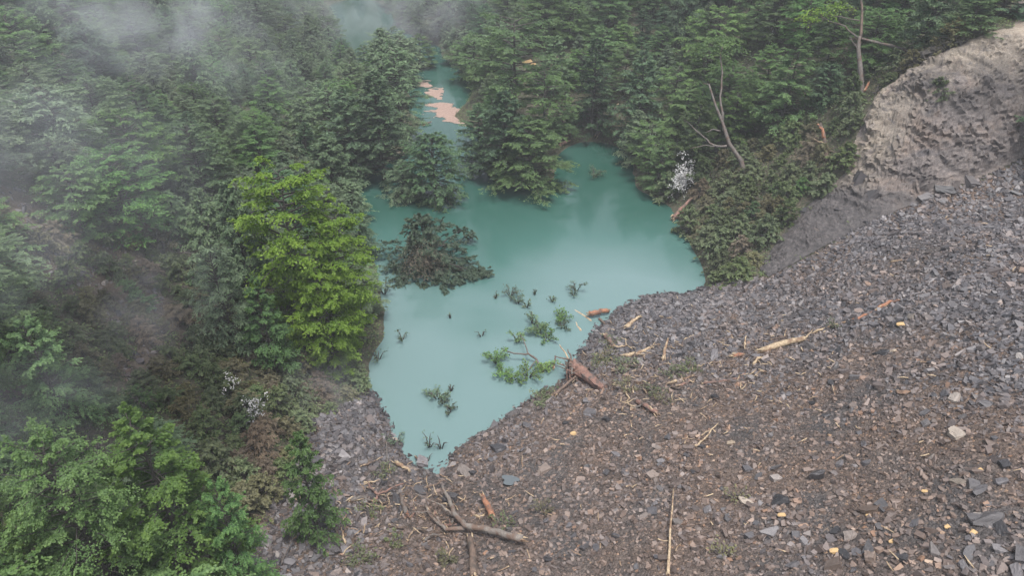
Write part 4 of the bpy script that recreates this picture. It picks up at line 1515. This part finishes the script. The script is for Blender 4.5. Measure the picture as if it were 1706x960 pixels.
# root stump at the lake's edge
p0 = at(966, 630, False)
st = thing('root_stump', None, None, p0)
p0a = np.array(p0)
rg5 = np.random.default_rng(5)
q = dens(np.array([np.array(at(1004, 650, False)) + [0, 0, .25], p0a + [.2, -.2, .7], np.array(at(955, 622, False)) + [0, 0, 1.0]]), 4) - p0a
q[1:-1] += rg5.normal(0, .07, q[1:-1].shape)
V, Fc = tube(q, np.linspace(.42, .72, len(q)), 11, .2, rg5, True, .5)
link('stump', mesh_from('stump', V, Fc, 'red_wood'), st)
hub = q[-2]
for k in range(22):
    a = rg5.uniform(2.0, 5.6)
    ln = rg5.uniform(.8, 2.9)
    d = np.array([math.cos(a), math.sin(a), rg5.normal(-.05, .35)]) * ln
    s0_ = hub + rg5.normal(0, .3, 3)
    k1_, k2_ = s0_ + d * .4 + rg5.normal(0, .22, 3), s0_ + d * .75 + rg5.normal(0, .3, 3)
    k3_ = s0_ + d + rg5.normal(0, .3, 3)
    r = rg5.uniform(.08, .24)
    V, Fc = tube([s0_, k1_, k2_, k3_], [r, r * .75, r * .45, r * .12], 6, .2, rg5)
    link('root', mesh_from('root', V, Fc, ('red_wood', 'brown_wood', 'red_wood', 'grey_bark')[k % 4]), st)
reg(st, 'upturned red stump with tangled roots at the water edge', (p0.x, p0.y, p0.z + 1), 'stump')
log('log', 'thin reddish trunk lying along the shore', [(922, 661, .1), (940, 650, .35), (958, 636, .5)], .2, .12, 'brown_wood', [([(940, 650, .35), (932, 640, .7)], .08, .03)], group=DW)
log('log', 'grey pole leaning up from the stump', [(960, 628, .5), (952, 612, .9), (945, 598, 1.2)], .16, .07, 'grey_bark', group=DW)

# twigs and splinters nobody would count
m = MB()
rg6 = np.random.default_rng(6)
for k in range(900):
    if k < 420:
        qx, qy = rg6.normal(1080, 110), rg6.normal(630, 45)
    elif k < 640:
        qx, qy = rg6.normal(700, 75), rg6.normal(850, 45)
    else:
        qx, qy = rg6.uniform(430, 1700), rg6.uniform(300, 955)
    p = at(float(qx), float(qy), False)
    if p.z < 0.05 or not in_poly([p.x], [p.y], DEB)[0]:
        continue
    a, ln = rg6.uniform(0, 6.28), rg6.uniform(.3, 1.5)
    d = np.array([math.cos(a), math.sin(a), rg6.normal(0.05, .25)]) * ln
    c = np.array(p) + [0, 0, .22]
    m.add(tube([c - d / 2, c + rg6.normal(0, .08, 3), c + d / 2], [.035, .03, .012], 4))
m2 = MB()
for k in range(420):
    qx, qy = (rg6.normal(1120, 120), rg6.normal(620, 50)) if k < 200 else (rg6.normal(700, 80), rg6.normal(850, 50)) if k < 300 else (rg6.uniform(430, 1700), rg6.uniform(300, 955))
    p = at(float(qx), float(qy), False)
    if p.z < 0.05 or not in_poly([p.x], [p.y], DEB)[0]:
        continue
    a, ln = rg6.uniform(0, 6.28), rg6.uniform(.25, 1.1)
    d = np.array([math.cos(a), math.sin(a), rg6.normal(0.05, .2)]) * ln
    c = np.array(p) + [0, 0, .24]
    m2.add(tube([c - d / 2, c + rg6.normal(0, .06, 3), c + d / 2], [.045, .05, .02], 4))
tag(link('splinter_litter', m2.mesh('splinter_litter', 'pale_wood', True)), 'pale wood splinters strewn over the debris', 'splinters', None, 'stuff')
tw = link('twig_litter', m.mesh('twig_litter', 'brown_wood'))
tag(tw, 'broken twigs and splinters strewn over the debris', 'twigs', None, 'stuff')


# ------------------------------------------------------------------ dead and broken standing trees
def pt(px, py, dep_p, dz=0.0):
    """point on the ray of a pixel at the distance (along the view) of a known point"""
    d = ray(px, py)
    dep = dep_p[1] * cp - (dep_p[2] - CAM_H) * sp
    return np.array([d[0] * dep, d[1] * dep, CAM_H + d[2] * dep])


def pad(L, rg, c, r, n, leaf=(0.34, 0.2), thick=0.22):
    a, q = rg.uniform(0, 6.283, n), np.sqrt(rg.uniform(0, 1, n)) * r
    lob = 1 + .3 * np.sin(a * 3 + rg.uniform(0, 6)) + .2 * np.sin(a * 5 + rg.uniform(0, 6))
    q = q * lob
    C = np.array(c) + np.stack([np.cos(a) * q, np.sin(a) * q, rg.normal(0, thick * r * .5, n) + .25 * r * (1 - (q / r) ** 2)], -1)
    D = np.stack([np.cos(a + rg.normal(0, .6, n)), np.sin(a + rg.normal(0, .6, n)), rg.normal(-.25, .2, n)], -1)
    L.add(C, D, np.stack([rg.normal(0, .5, n), rg.normal(0, .5, n), np.ones(n)], -1), leaf[0] * rg.uniform(.6, 1.3, n), leaf[1] * rg.uniform(.6, 1.3, n), rg.uniform(0, 1, n), np.clip(q / r, 0, 1) * .7 * rg.uniform(0, 1, n))


def standing(name, phrase, foot, trunk_px, r0, r1, mat, limbs, pads, leafmat, depth_shift=(), cat='dead tree'):
    f = at(*foot)
    rg = np.random.default_rng(int(foot[0]))
    root = thing(name, None, None, f)
    fo = np.array(f)
    P3 = dens(np.array([fo - [0, 0, .6]] + [pt(x, y, f) for x, y in trunk_px]), 3)
    V, Fc = tube(P3 - fo, np.linspace(r0, r1, len(P3)), 8, .1, rg, True, .3)
    link('trunk', mesh_from('trunk', V, Fc, mat, flat=False), root)
    for lb in limbs:
        q = np.array([pt(x, y, f) for x, y in lb[0]])
        q[:, 1] += np.linspace(0, lb[3] if len(lb) > 3 else 0, len(q))
        q = dens(q, 3)
        q[1:-1] += rg.normal(0, .06, q[1:-1].shape)
        V, Fc = tube(q - fo, np.linspace(lb[1], lb[2], len(q)), 6, .1, rg)
        link('limb', mesh_from('limb', V, Fc, lb[4] if len(lb) > 4 else mat, flat=False), root)
    if pads:
        L = Leaves()
        for x, y, r, n in pads:
            c = pt(x, y, f) - fo + rg.normal(0, .8, 3) * [0, 1, 0]
            pad(L, rg, c, r, n)
        link('crown', L.mesh('crown', leafmat), root)
    reg(root, phrase, f + Vector((0, 0, 4)), cat)
    return root


standing('dead_tree', 'bare leaning trunk with a few green tufts', (1242, 292), [(1235, 268), (1215, 240), (1204, 205), (1192, 175), (1181, 140)], .42, .12, 'grey_bark',
         [([(1204, 205), (1200, 160), (1203, 120), (1200, 90), (1205, 75)], .2, .05), ([(1211, 243), (1190, 245), (1175, 232), (1157, 218)], .22, .06, 1.5), ([(1190, 244), (1172, 240), (1148, 243)], .1, .03, -1.0),
          ([(1200, 218), (1185, 216), (1176, 220)], .12, .04), ([(1162, 222), (1150, 205), (1139, 200)], .07, .02), ([(1181, 140), (1170, 138)], .08, .02), ([(1240, 285), (1262, 262), (1290, 248)], .12, .03)],
         [(1196, 75, 2.4, 300), (1182, 88, 2.2, 260), (1222, 88, 2.2, 260), (1205, 65, 1.6, 180)], 'broad_leaves')
standing('broken_tree', 'tall snapped snag whose top hangs sideways', (1438, 158), [(1434, 120), (1430, 80), (1432, 60)], .38, .22, 'grey_bark',
         [([(1433, 66), (1435, 30), (1436, 0), (1437, -30)], .22, .12, 0, 'brown_wood'), ([(1428, 62), (1408, 44), (1380, 33), (1370, 28)], .14, .05), ([(1432, 34), (1405, 28), (1376, 26)], .10, .05),
          ([(1372, 30), (1366, 22), (1372, 38)], .06, .02), ([(1430, 85), (1422, 70), (1415, 60)], .1, .04)],
         [(1368, 25, 2.4, 260), (1352, 38, 1.8, 200), (1390, 12, 2.2, 200)], 'bright_leaves')
fb = at(1438, 158)
a3, b3 = pt(1432, 63, fb), pt(1540, 93, fb)
lg = thing('hanging_log', None, None, a3)
rg7 = np.random.default_rng(17)
q = dens(np.array([a3, pt(1485, 76, fb), b3]), 4)
q[1:-1] += rg7.normal(0, .05, q[1:-1].shape)
V, Fc = tube(q - a3, np.linspace(.16, .28, len(q)), 8, .1, rg7, True, .3)
link('trunk', mesh_from('trunk', V, Fc, 'grey_bark', flat=False), lg)
mm = MB()
for k in range(6):
    c0 = b3 - a3 + rg7.normal(0, .12, 3)
    mm.add(tube([c0 - unit(b3 - a3) * .5, c0 + unit(b3 - a3) * rg7.uniform(.1, .7) + rg7.normal(0, .15, 3)], [.14, .02], 5))
link('splintered_end', mm.mesh('splintered_end', 'orange_wood'), lg)
reg(lg, 'broken off trunk hanging level from the snag', (a3 + b3) / 2, 'log')

f = at(1378, 262)
standing('splintered_stump', 'splintered stump with an orange torn top', (1378, 268), [(1376, 245), (1372, 222), (1367, 208)], .34, .16, 'brown_wood',
         [([(1373, 230), (1370, 215), (1362, 206)], .28, .1, 0, 'orange_wood'), ([(1376, 248), (1390, 255), (1398, 262)], .12, .05), ([(1374, 238), (1362, 234), (1356, 230)], .09, .04, 0, 'pale_wood'), ([(1376, 245), (1388, 248), (1396, 252)], .09, .04)],
         None, None, cat='stump')

# root overhang on the rim of the scarp
RP = [(1455, 158), (1490, 130), (1520, 112), (1545, 98), (1580, 84), (1612, 72)]
rp = [np.array(at(x, y)) for x, y in RP]
ov = thing('root_mat', None, None, rp[2])
m = MB()
rg8 = np.random.default_rng(8)
q = dens(np.array(rp), 8) + rg8.normal(0, .16, (41, 3)) + [-.1, -.1, .55]
m.add(tube(q - rp[2], np.interp(np.linspace(0, 1, 41), [0, .25, .5, .75, 1], [.2, .45, .8, .5, .15]) * rg8.uniform(.6, 1.35, 41), 10, .45, rg8))
link('turf', m.mesh('turf', 'dark_bark', True), ov)
Lt = Leaves()
kt = 1500
ct = (q - rp[2])[rg8.integers(0, 41, kt)] + rg8.normal(0, .4, (kt, 3)) + [0, .25, .35]
Lt.add(ct, rg8.normal(0, 1, (kt, 3)), rg8.normal(0, .6, (kt, 3)) + [0, 0, 1], rg8.uniform(.2, .5, kt), rg8.uniform(.04, .12, kt), rg8.uniform(0, 1, kt), .1)
link('grass_tufts', Lt.mesh('grass_tufts', 'olive_leaves'), ov)
for k in range(34):
    c = q[rg8.integers(2, 39)] - rp[2]
    d = np.array([rg8.normal(-.3, .6), rg8.normal(-.7, .5), rg8.normal(-.6, .7)]) * rg8.uniform(.8, 2.4)
    m = MB()
    m.add(tube([c, c + d * .5 + rg8.normal(0, .2, 3), c + d], [.07, .05, .02], 5))
    link('root', m.mesh('root', 'dark_bark' if rg8.random() < .7 else 'grey_bark'), ov)
reg(ov, 'dark torn turf and roots overhanging the rim of the rock face', rp[2], 'roots')
m = None


# ------------------------------------------------------------------ drowned and flowering plants
def sprig(qx, qy, spread, n, phrase, twigs=6, rise=1.0, leaf=(.26, .15), mat='wet_needles', seed=None, bark='dark_bark', z0=0.0, name='submerged_branch'):
    rg = np.random.default_rng(int(qx * 3 + qy) if seed is None else seed)
    b = Vector(P(qx, qy, z0)) if z0 == 0.0 else at(qx, qy)
    root = thing(name, None, None, b)
    m = MB()
    L = Leaves()
    a0 = rg.uniform(0, 6.28)
    for k in range(twigs):
        a = a0 + k * 2.4 + rg.normal(0, .4)
        ln = spread * rg.uniform(.5, 1.1)
        e = np.array([math.cos(a) * ln, math.sin(a) * ln, rise * rg.uniform(.2, 1.0)])
        q = np.array([[0, 0, -.3], e * .5 + [0, 0, .25 * rise], e])
        m.add(tube(q, [.07, .045, .015], 5))
        kk = n // twigs
        u = rg.uniform(.35, 1.05, kk)
        C = np.stack([np.interp(u, [0, .5, 1], q[:, i]) for i in range(3)], -1) + rg.normal(0, spread * .13, (kk, 3)) * [1, 1, .5]
        C[:, 2] = np.maximum(C[:, 2], rg.uniform(-.02, .12, kk))
        L.add(C, rg.normal(0, 1, (kk, 3)) * [1, 1, .4] + e / ln, np.stack([rg.normal(0, .5, kk), rg.normal(0, .5, kk), np.ones(kk)], -1), leaf[0] * rg.uniform(.6, 1.3, kk), leaf[1] * rg.uniform(.6, 1.3, kk), rg.uniform(0, 1, kk), rg.uniform(0, .7, kk))
    link('stem', m.mesh('stem', bark), root)
    if n:
        link('foliage', L.mesh('foliage', mat), root)
    reg(root, phrase, b + Vector((0, 0, .3)), 'branch', 'branches drowned in the lake' if z0 == 0.0 else 'brushwood on the rubble')
    return root


for a in [(850, 492, 1.3, 150, 'drowned sprig'), (862, 505, 1.2, 130, 'drowned sprig'), (878, 512, .8, 80, 'small drowned sprig'), (960, 485, 1.2, 130, 'upright drowned sprig', 5, 1.8), (955, 492, .8, 60, 'small drowned sprig'),
          (891, 491, .35, 24, 'tiny drowned tuft'), (920, 502, .8, 50, 'thin drowned sprig'), (826, 497, .5, 20, 'tiny drowned twig'), (935, 533, 1.7, 300, 'leafy drowned branch'), (938, 545, 1.2, 120, 'leafy drowned branch'),
          (898, 553, 2.0, 480, 'leafy drowned branch', 7, 1.6), (912, 566, 1.4, 240, 'leafy drowned branch'), (888, 540, 1.0, 130, 'leafy drowned tip', 5, 1.5), (862, 570, 1.0, 170, 'leafy tuft on a thin drowned stem', 5, 1.6),
          (826, 605, 1.7, 420, 'leafy drowned branch', 7, 1.6), (838, 622, 1.5, 260, 'leafy drowned branch'), (880, 628, 1.8, 380, 'leafy drowned branch', 7, 1.3), (908, 617, 1.4, 260, 'leafy drowned branch'), (855, 632, 1.2, 160, 'leafy drowned branch'),
          (670, 567, .9, 60, 'lone drowned sprig', 4, 1.2), (750, 530, .35, 12, 'tiny drowned twig'), (728, 664, 1.5, 230, 'dark drowned sprig', 6, 1.2), (738, 672, 1.0, 90, 'dark drowned sprig'), (750, 682, .8, 50, 'thin drowned sprig'),
          (748, 690, .6, 30, 'thin drowned twig'), (752, 652, .5, 14, 'tiny drowned twig'), (715, 745, 1.0, 24, 'bare drowned twig', 6, 1.5), (735, 748, .8, 0, 'bare forked drowned twig', 5, 1.4), (660, 740, 1.3, 80, 'dark drowned sprig by the rubble', 6, 1.2),
          (712, 770, .8, 0, 'bare twig beside the boulder', 4, .8), (990, 294, 2.0, 420, 'round leafy islet of a drowned bush', 9, 1.5), (803, 560, .9, 10, 'reddish bare drowned twig', 4, 1.0), (630, 600, 1.5, 60, 'bare twiggy branch over the water', 7, 1.6),
          (612, 575, 1.8, 120, 'twiggy branch over the water', 8, 2.0), (640, 490, 1.6, 280, 'leafy branch dipping in the water', 7, 1.8)]:
    ws = a[5] if len(a) > 5 else 6
    ri = a[6] if len(a) > 6 else .9
    sprig(a[0], a[1], a[2], a[3], a[4], ws, ri, mat='broad_leaves' if a[3] > 150 and a[0] > 780 and a[1] > 530 else 'wet_needles')

for qx, qy, sp_, n_ in [(1040, 612, 1.6, 260), (1015, 598, 1.5, 220), (1020, 575, 1.4, 160), (1000, 605, 1.3, 200), (1148, 618, 1.6, 240), (1120, 626, 1.3, 160), (1090, 655, 1.3, 160), (1045, 650, 1.6, 260), (1105, 668, 1.2, 120), (900, 672, 1.4, 280), (912, 660, 1.2, 240),
                         (905, 852, 1.0, 150), (838, 875, 1.0, 120), (745, 935, 1.1, 220), (600, 935, 1.3, 260), (640, 790, 1.3, 160), (618, 855, 1.0, 130), (1225, 832, 1.0, 90), (1205, 925, 1.0, 90), (1390, 548, 1.0, 80), (660, 905, .9, 120)]:
    sprig(qx, qy, sp_, n_, 'matted green brushwood on the rubble', 8, .8, (.24, .12), ('shrub_leaves', 'olive_leaves')[int(qx) % 2], z0=1.0, name='brushwood', bark='grey_bark')
log('dead_branch', 'curved bare bough among drowned leaves', [(905, 622, .2), (893, 606, .5), (880, 602, .9), (855, 603, 1.0), (838, 592, .8)], .16, .05, 'grey_bark', [([(880, 602, .9), (874, 585, 1.3), (866, 575, 1.5)], .09, .04), ([(893, 608, .5), (870, 628, .2)], .08, .04)], broken=None)
log('log', 'small red broken stick in the water', [(922, 618, .2), (925, 606, .9)], .16, .08, 'red_wood')
log('log', 'stick slanting in the shallows', [(693, 766, .2), (706, 776, .3)], .12, .08, 'grey_bark')
for k, (a, b) in enumerate([((952, 606), (930, 572)), ((985, 535), (945, 508)), ((968, 552), (958, 535))]):
    log('log', 'pale sunken pole just under the water', [(a[0], a[1], -.02), (b[0], b[1], -.1)], .14, .09, 'pale_wood', broken=None, lift=0.0)

# the half-drowned conifer: a bushy crown, boughs reaching over the water, a brown dead middle
b = Vector(P(708, 448, 0))
hd = thing('drowned_conifer', None, None, b)
tr, L = crown_tree(77, 7.8, 5.6, 'dome', 70, 15, 14, (.40, .19), base=.02, width=.42)
rg9 = np.random.default_rng(9)
for qx, qy, up, rr_ in [(802, 455, .4, 2.0), (814, 457, .2, 1.2), (785, 450, .7, 2.0), (770, 430, 1.0, 2.0), (772, 462, .5, 2.0), (745, 470, .4, 1.8), (706, 474, .2, 1.6), (672, 462, .4, 1.6), (788, 388, 1.2, 1.0), (770, 382, 2.2, 1.6), (755, 405, 2.4, 2.0), (748, 440, 1.0, 2.0), (655, 408, 2.0, 2.2), (660, 440, 1.0, 2.0), (735, 375, 3.6, 1.8)]:
    e = np.array(P(qx, qy, up)) - np.array(b)
    o0 = np.array([0, 0, .8 + up * .5])
    tr.add(tube([o0, (o0 + e) / 2 + rg9.normal(0, .3, 3) + [0, 0, .3], e], [.14, .09, .03], 6))
    kb = 16
    dd_ = unit(rg9.normal(0, 1, (kb, 3)) * [1, 1, .35] + (e - o0) / np.linalg.norm(e - o0) * .9 + [0, 0, .15])
    sprays(L, rg9, e + rg9.normal(0, .5, (kb, 3)) * [1, 1, .3] * rr_ * .6 - (e - o0) * .10, dd_, rr_ * rg9.uniform(.5, 1.0, kb), rg9.uniform(0, .3, kb), 8, 9, (.32, .16), .45)
link('trunk', tr.mesh('trunk', 'dark_bark'), hd)
link('crown', L.mesh('crown', 'wet_needles'), hd)
m = Leaves()
k = 900
c = rg9.normal(0, 1, (k, 3)) * [1.5, 1.0, 1.3] + [.4, -3.2, 3.2]
m.add(c, rg9.normal(0, 1, (k, 3)) * [1, 1, .6] + [0, -.4, -.4], rg9.normal(0, 1, (k, 3)), .5, .05, rg9.uniform(0, 1, k), .2)
link('dead_twigs', m.mesh('dead_twigs', 'dry_twigs'), hd)
reg(hd, 'bushy dark conifer half drowned in the lake, brown dead middle,', b, 'tree')


def flower_bush(qx, qy, s, nf, spread, phrase, off=(0, -1.0, 2.4)):
    p = at(qx, qy)
    o = SHR[2].place((p.x, p.y, p.z - .2), 1.0, s)
    rg = np.random.default_rng(int(qx))
    L = Leaves()
    c = rg.normal(0, 1, (nf, 3)) * np.array(spread) * .5 + np.array(off)
    for j in range(9):
        L.add(c + rg.normal(0, .13, (nf, 3)), rg.normal(0, 1, (nf, 3)), rg.normal(0, 1, (nf, 3)) + [0, -.5, .8], .17, .14, rg.uniform(0, 1, nf), 0.0)
    link('blossoms', L.mesh('blossoms', 'white_petals'), o)
    reg(o, phrase, (p.x, p.y, p.z + 2 * s), 'bush')


flower_bush(1112, 330, 1.5, 150, (1.6, .9, 2.0), 'dark bush covered in white blossom', (0, -1.4, 2.7))
flower_bush(1068, 262, 1.3, 34, (2.4, .8, 1.2), 'bush with scattered white blossom', (0, -1.2, 2.4))
flower_bush(412, 700, 1.0, 44, (.9, .7, 1.7), 'dark bush with white blossom', (0, -1.2, 1.9))
flower_bush(985, 192, 1.2, 20, (1.6, .8, 1.0), 'bush with a few white blossoms', (0, -1.2, 2.4))
flower_bush(378, 655, .9, 12, (1.2, .6, 1.0), 'bush with a few white blossoms', (0, -1.2, 2.0))
flower_bush(1270, 75, 1.2, 14, (1.8, .8, 1.2), 'bush with sparse white blossoms', (0, -1.2, 2.2))

# bare grey bushes
for qx, qy, s, ph in [(165, 770, 2.4, 'leafless grey bush'), (225, 400, 2.0, 'leafless grey bush'), (1075, 268, 2.4, 'grey brown leafless bush'), (1185, 300, 1.8, 'leafless grey bush'), (235, 480, 1.8, 'whitish dry bush'), (340, 545, 2.0, 'whitish dry bush')]:
    p = at(qx, qy)
    rg = np.random.default_rng(int(qx))
    root = thing('bare_bush', None, None, p)
    m = MB()
    for k in range(46):
        a, e = rg.uniform(0, 6.28), rg.uniform(.2, 1.4)
        d = np.array([math.cos(a) * math.cos(e), math.sin(a) * math.cos(e), math.sin(e)]) * s * rg.uniform(.5, 1.1)
        m.add(tube([(0, 0, 0), d * .5 + rg.normal(0, .15, 3), d + rg.normal(0, .2, 3)], [.05, .03, .012], 4))
        for j in range(3):
            c = d * rg.uniform(.4, .9)
            m.add(tube([c, c + rg.normal(0, .32, 3) + d * .15], [.025, .01], 3))
    link('branches', m.mesh('branches', 'grey_bark'), root)
    reg(root, ph, p + Vector((0, 0, s * .6)), 'bush')

# pink-brown litter rafts afloat in the channel: ragged mats with open leads
def raft(poly, phrase, thr, seed):
    W2 = [P(x, y, 0)[:2] for x, y in poly]
    xs, ys = [q[0] for q in W2], [q[1] for q in W2]
    h = 0.22
    gx_, gy_ = np.arange(min(xs) - 1, max(xs) + 1, h), np.arange(min(ys) - 1, max(ys) + 1, h)
    X, Y = np.meshgrid(gx_, gy_)
    d = poly_dist(X, Y, W2) * np.where(in_poly(X, Y, W2), 1, -1)
    ok = (d + fbm(X * .8 + seed * 31, Y * 1.3, 2.6, 5) * 6.5) > thr
    bm = bmesh.new()
    vm = {}
    c = np.array([np.mean(xs), np.mean(ys), 0.0])

    def vert(i, j):
        if (i, j) not in vm:
            vm[(i, j)] = bm.verts.new((gx_[j] - c[0], gy_[i] - c[1], 0.05 + 0.05 * float(fbm(gx_[j], gy_[i], .8, 2))))
        return vm[(i, j)]
    for i in range(len(gy_) - 1):
        for j in range(len(gx_) - 1):
            if ok[i, j]:
                bm.faces.new((vert(i, j), vert(i, j + 1), vert(i + 1, j + 1), vert(i + 1, j)))
    r = bmesh.ops.extrude_face_region(bm, geom=bm.faces[:])
    for v in r['geom']:
        if isinstance(v, bmesh.types.BMVert):
            v.co.z -= 0.12
    bmesh.ops.recalc_face_normals(bm, faces=bm.faces[:])
    me = bpy.data.meshes.new('litter_raft')
    bm.to_mesh(me)
    bm.free()
    me.materials.append(MATS['leaf_litter'])
    o = link('litter_raft', me, None, c)
    reg(o, phrase, c, 'litter raft', 'leaf litter afloat in the channel')


raft([(708, 176), (732, 168), (758, 172), (784, 186), (792, 196), (780, 211), (752, 207), (738, 198), (716, 190)], 'wide pinkish raft of floating leaf litter', .55, 1)
raft([(696, 134), (712, 137), (726, 148), (738, 162), (728, 165), (714, 153), (700, 145)], 'narrow pinkish raft of floating leaf litter', .1, 2)
# bare gully stones on the middle spur
for qx, qy, s, pi in [(878, 104, 1.0, 1), (886, 108, .8, 4)]:
    p = at(qx, qy)
    o = link('rock', och)
    o.location = p
    o.scale = (s * 1.3, s, s * 2)
    reg(o, 'orange brown stone in the bare gully', p, 'rock', None)
# ------------------------------------------------------------------ the air: even haze, and drifting mist banks on the left slope
def vol_mat(name, dens, colr=(0.93, 0.96, 1.0), bank=False, scale=2.0, lo=0.42, hi=0.72):
    m = bpy.data.materials.new(name)
    m.use_nodes = True
    nt = m.node_tree
    nt.nodes.clear()
    out = N(nt, 'ShaderNodeOutputMaterial')
    v = N(nt, 'ShaderNodeVolumePrincipled')
    v.inputs['Color'].default_value = (*colr, 1)
    v.inputs['Density'].default_value = dens
    v.inputs['Anisotropy'].default_value = 0.0
    if bank:
        tc = N(nt, 'ShaderNodeTexCoord').outputs['Object']
        ln = N(nt, 'ShaderNodeVectorMath', operation='LENGTH')
        nt.links.new(tc, ln.inputs[0])
        fall = ramp(nt, ln.outputs['Value'], [(0.15, (1, 1, 1)), (1.0, (0, 0, 0))], 'EASE')
        nz = ramp(nt, noise(nt, scale, 4, 0.6, objpos(nt), 0.6), [(lo, (0, 0, 0)), (hi, (1, 1, 1))])
        nt.links.new(math_n(nt, 'MULTIPLY', math_n(nt, 'MULTIPLY', fall, nz), dens), v.inputs['Density'])
    nt.links.new(v.outputs[0], out.inputs['Volume'])
    MATS[name] = m
    return m


hzm = vol_mat('haze_air', 0.00050)
bm = bmesh.new()
bmesh.ops.create_cube(bm, size=1.0)
me = bpy.data.meshes.new('haze')
bm.to_mesh(me)
bm.free()
me.materials.append(hzm)
zlo = float(GZ.min()) - 1.0
zhi = max(CAM_H, float(GZ.max()) + 20.0) + 2.0
hz_o = link('haze', me, None, (0, 168, (zlo + zhi) / 2))
hz_o.scale = (330, 350, zhi - zlo)
tag(hz_o, 'thin grey haze filling the valley air', 'haze', None, 'stuff')

bm = bmesh.new()
bmesh.ops.create_icosphere(bm, subdivisions=3, radius=1.0)
mist_mesh = bpy.data.meshes.new('mist_bank')
bm.to_mesh(mist_mesh)
bm.free()


def bank(qx, qy, dist, sx, sy, sz, dens, scale=0.16, lo=0.40, hi=0.70):
    d = ray(qx, qy)
    d = d / np.linalg.norm(d)
    me2 = mist_mesh.copy()
    me2.materials.append(vol_mat('mist_air', dens, (0.90, 0.94, 1.0), True, scale, lo, hi))
    o = link('mist_bank', me2, None, (d[0] * dist, d[1] * dist, CAM_H + d[2] * dist))
    o.scale = (sx, sy, sz)
    tag(o, 'drifting bank of pale mist over the wooded slope', 'mist', 'mist banks', 'stuff')


bank(225, 30, 92, 20, 12, 9, 0.085, 0.20, 0.44, 0.70)
bank(30, 230, 62, 13, 9, 9, 0.030, 0.22)
bank(90, 430, 50, 13, 8, 4, 0.036, 0.30, 0.44, 0.68)
bank(240, 520, 56, 7, 6, 5, 0.030, 0.30)
bank(640, 15, 190, 40, 22, 15, 0.034)
bank(110, 240, 70, 20, 14, 12, 0.015, 0.16)
bank(400, 110, 125, 22, 14, 12, 0.018)
bank(545, 640, 66, 6, 5, 4, 0.045, 0.35)
bank(50, 690, 48, 8, 7, 5, 0.028, 0.3)
finish_labels()
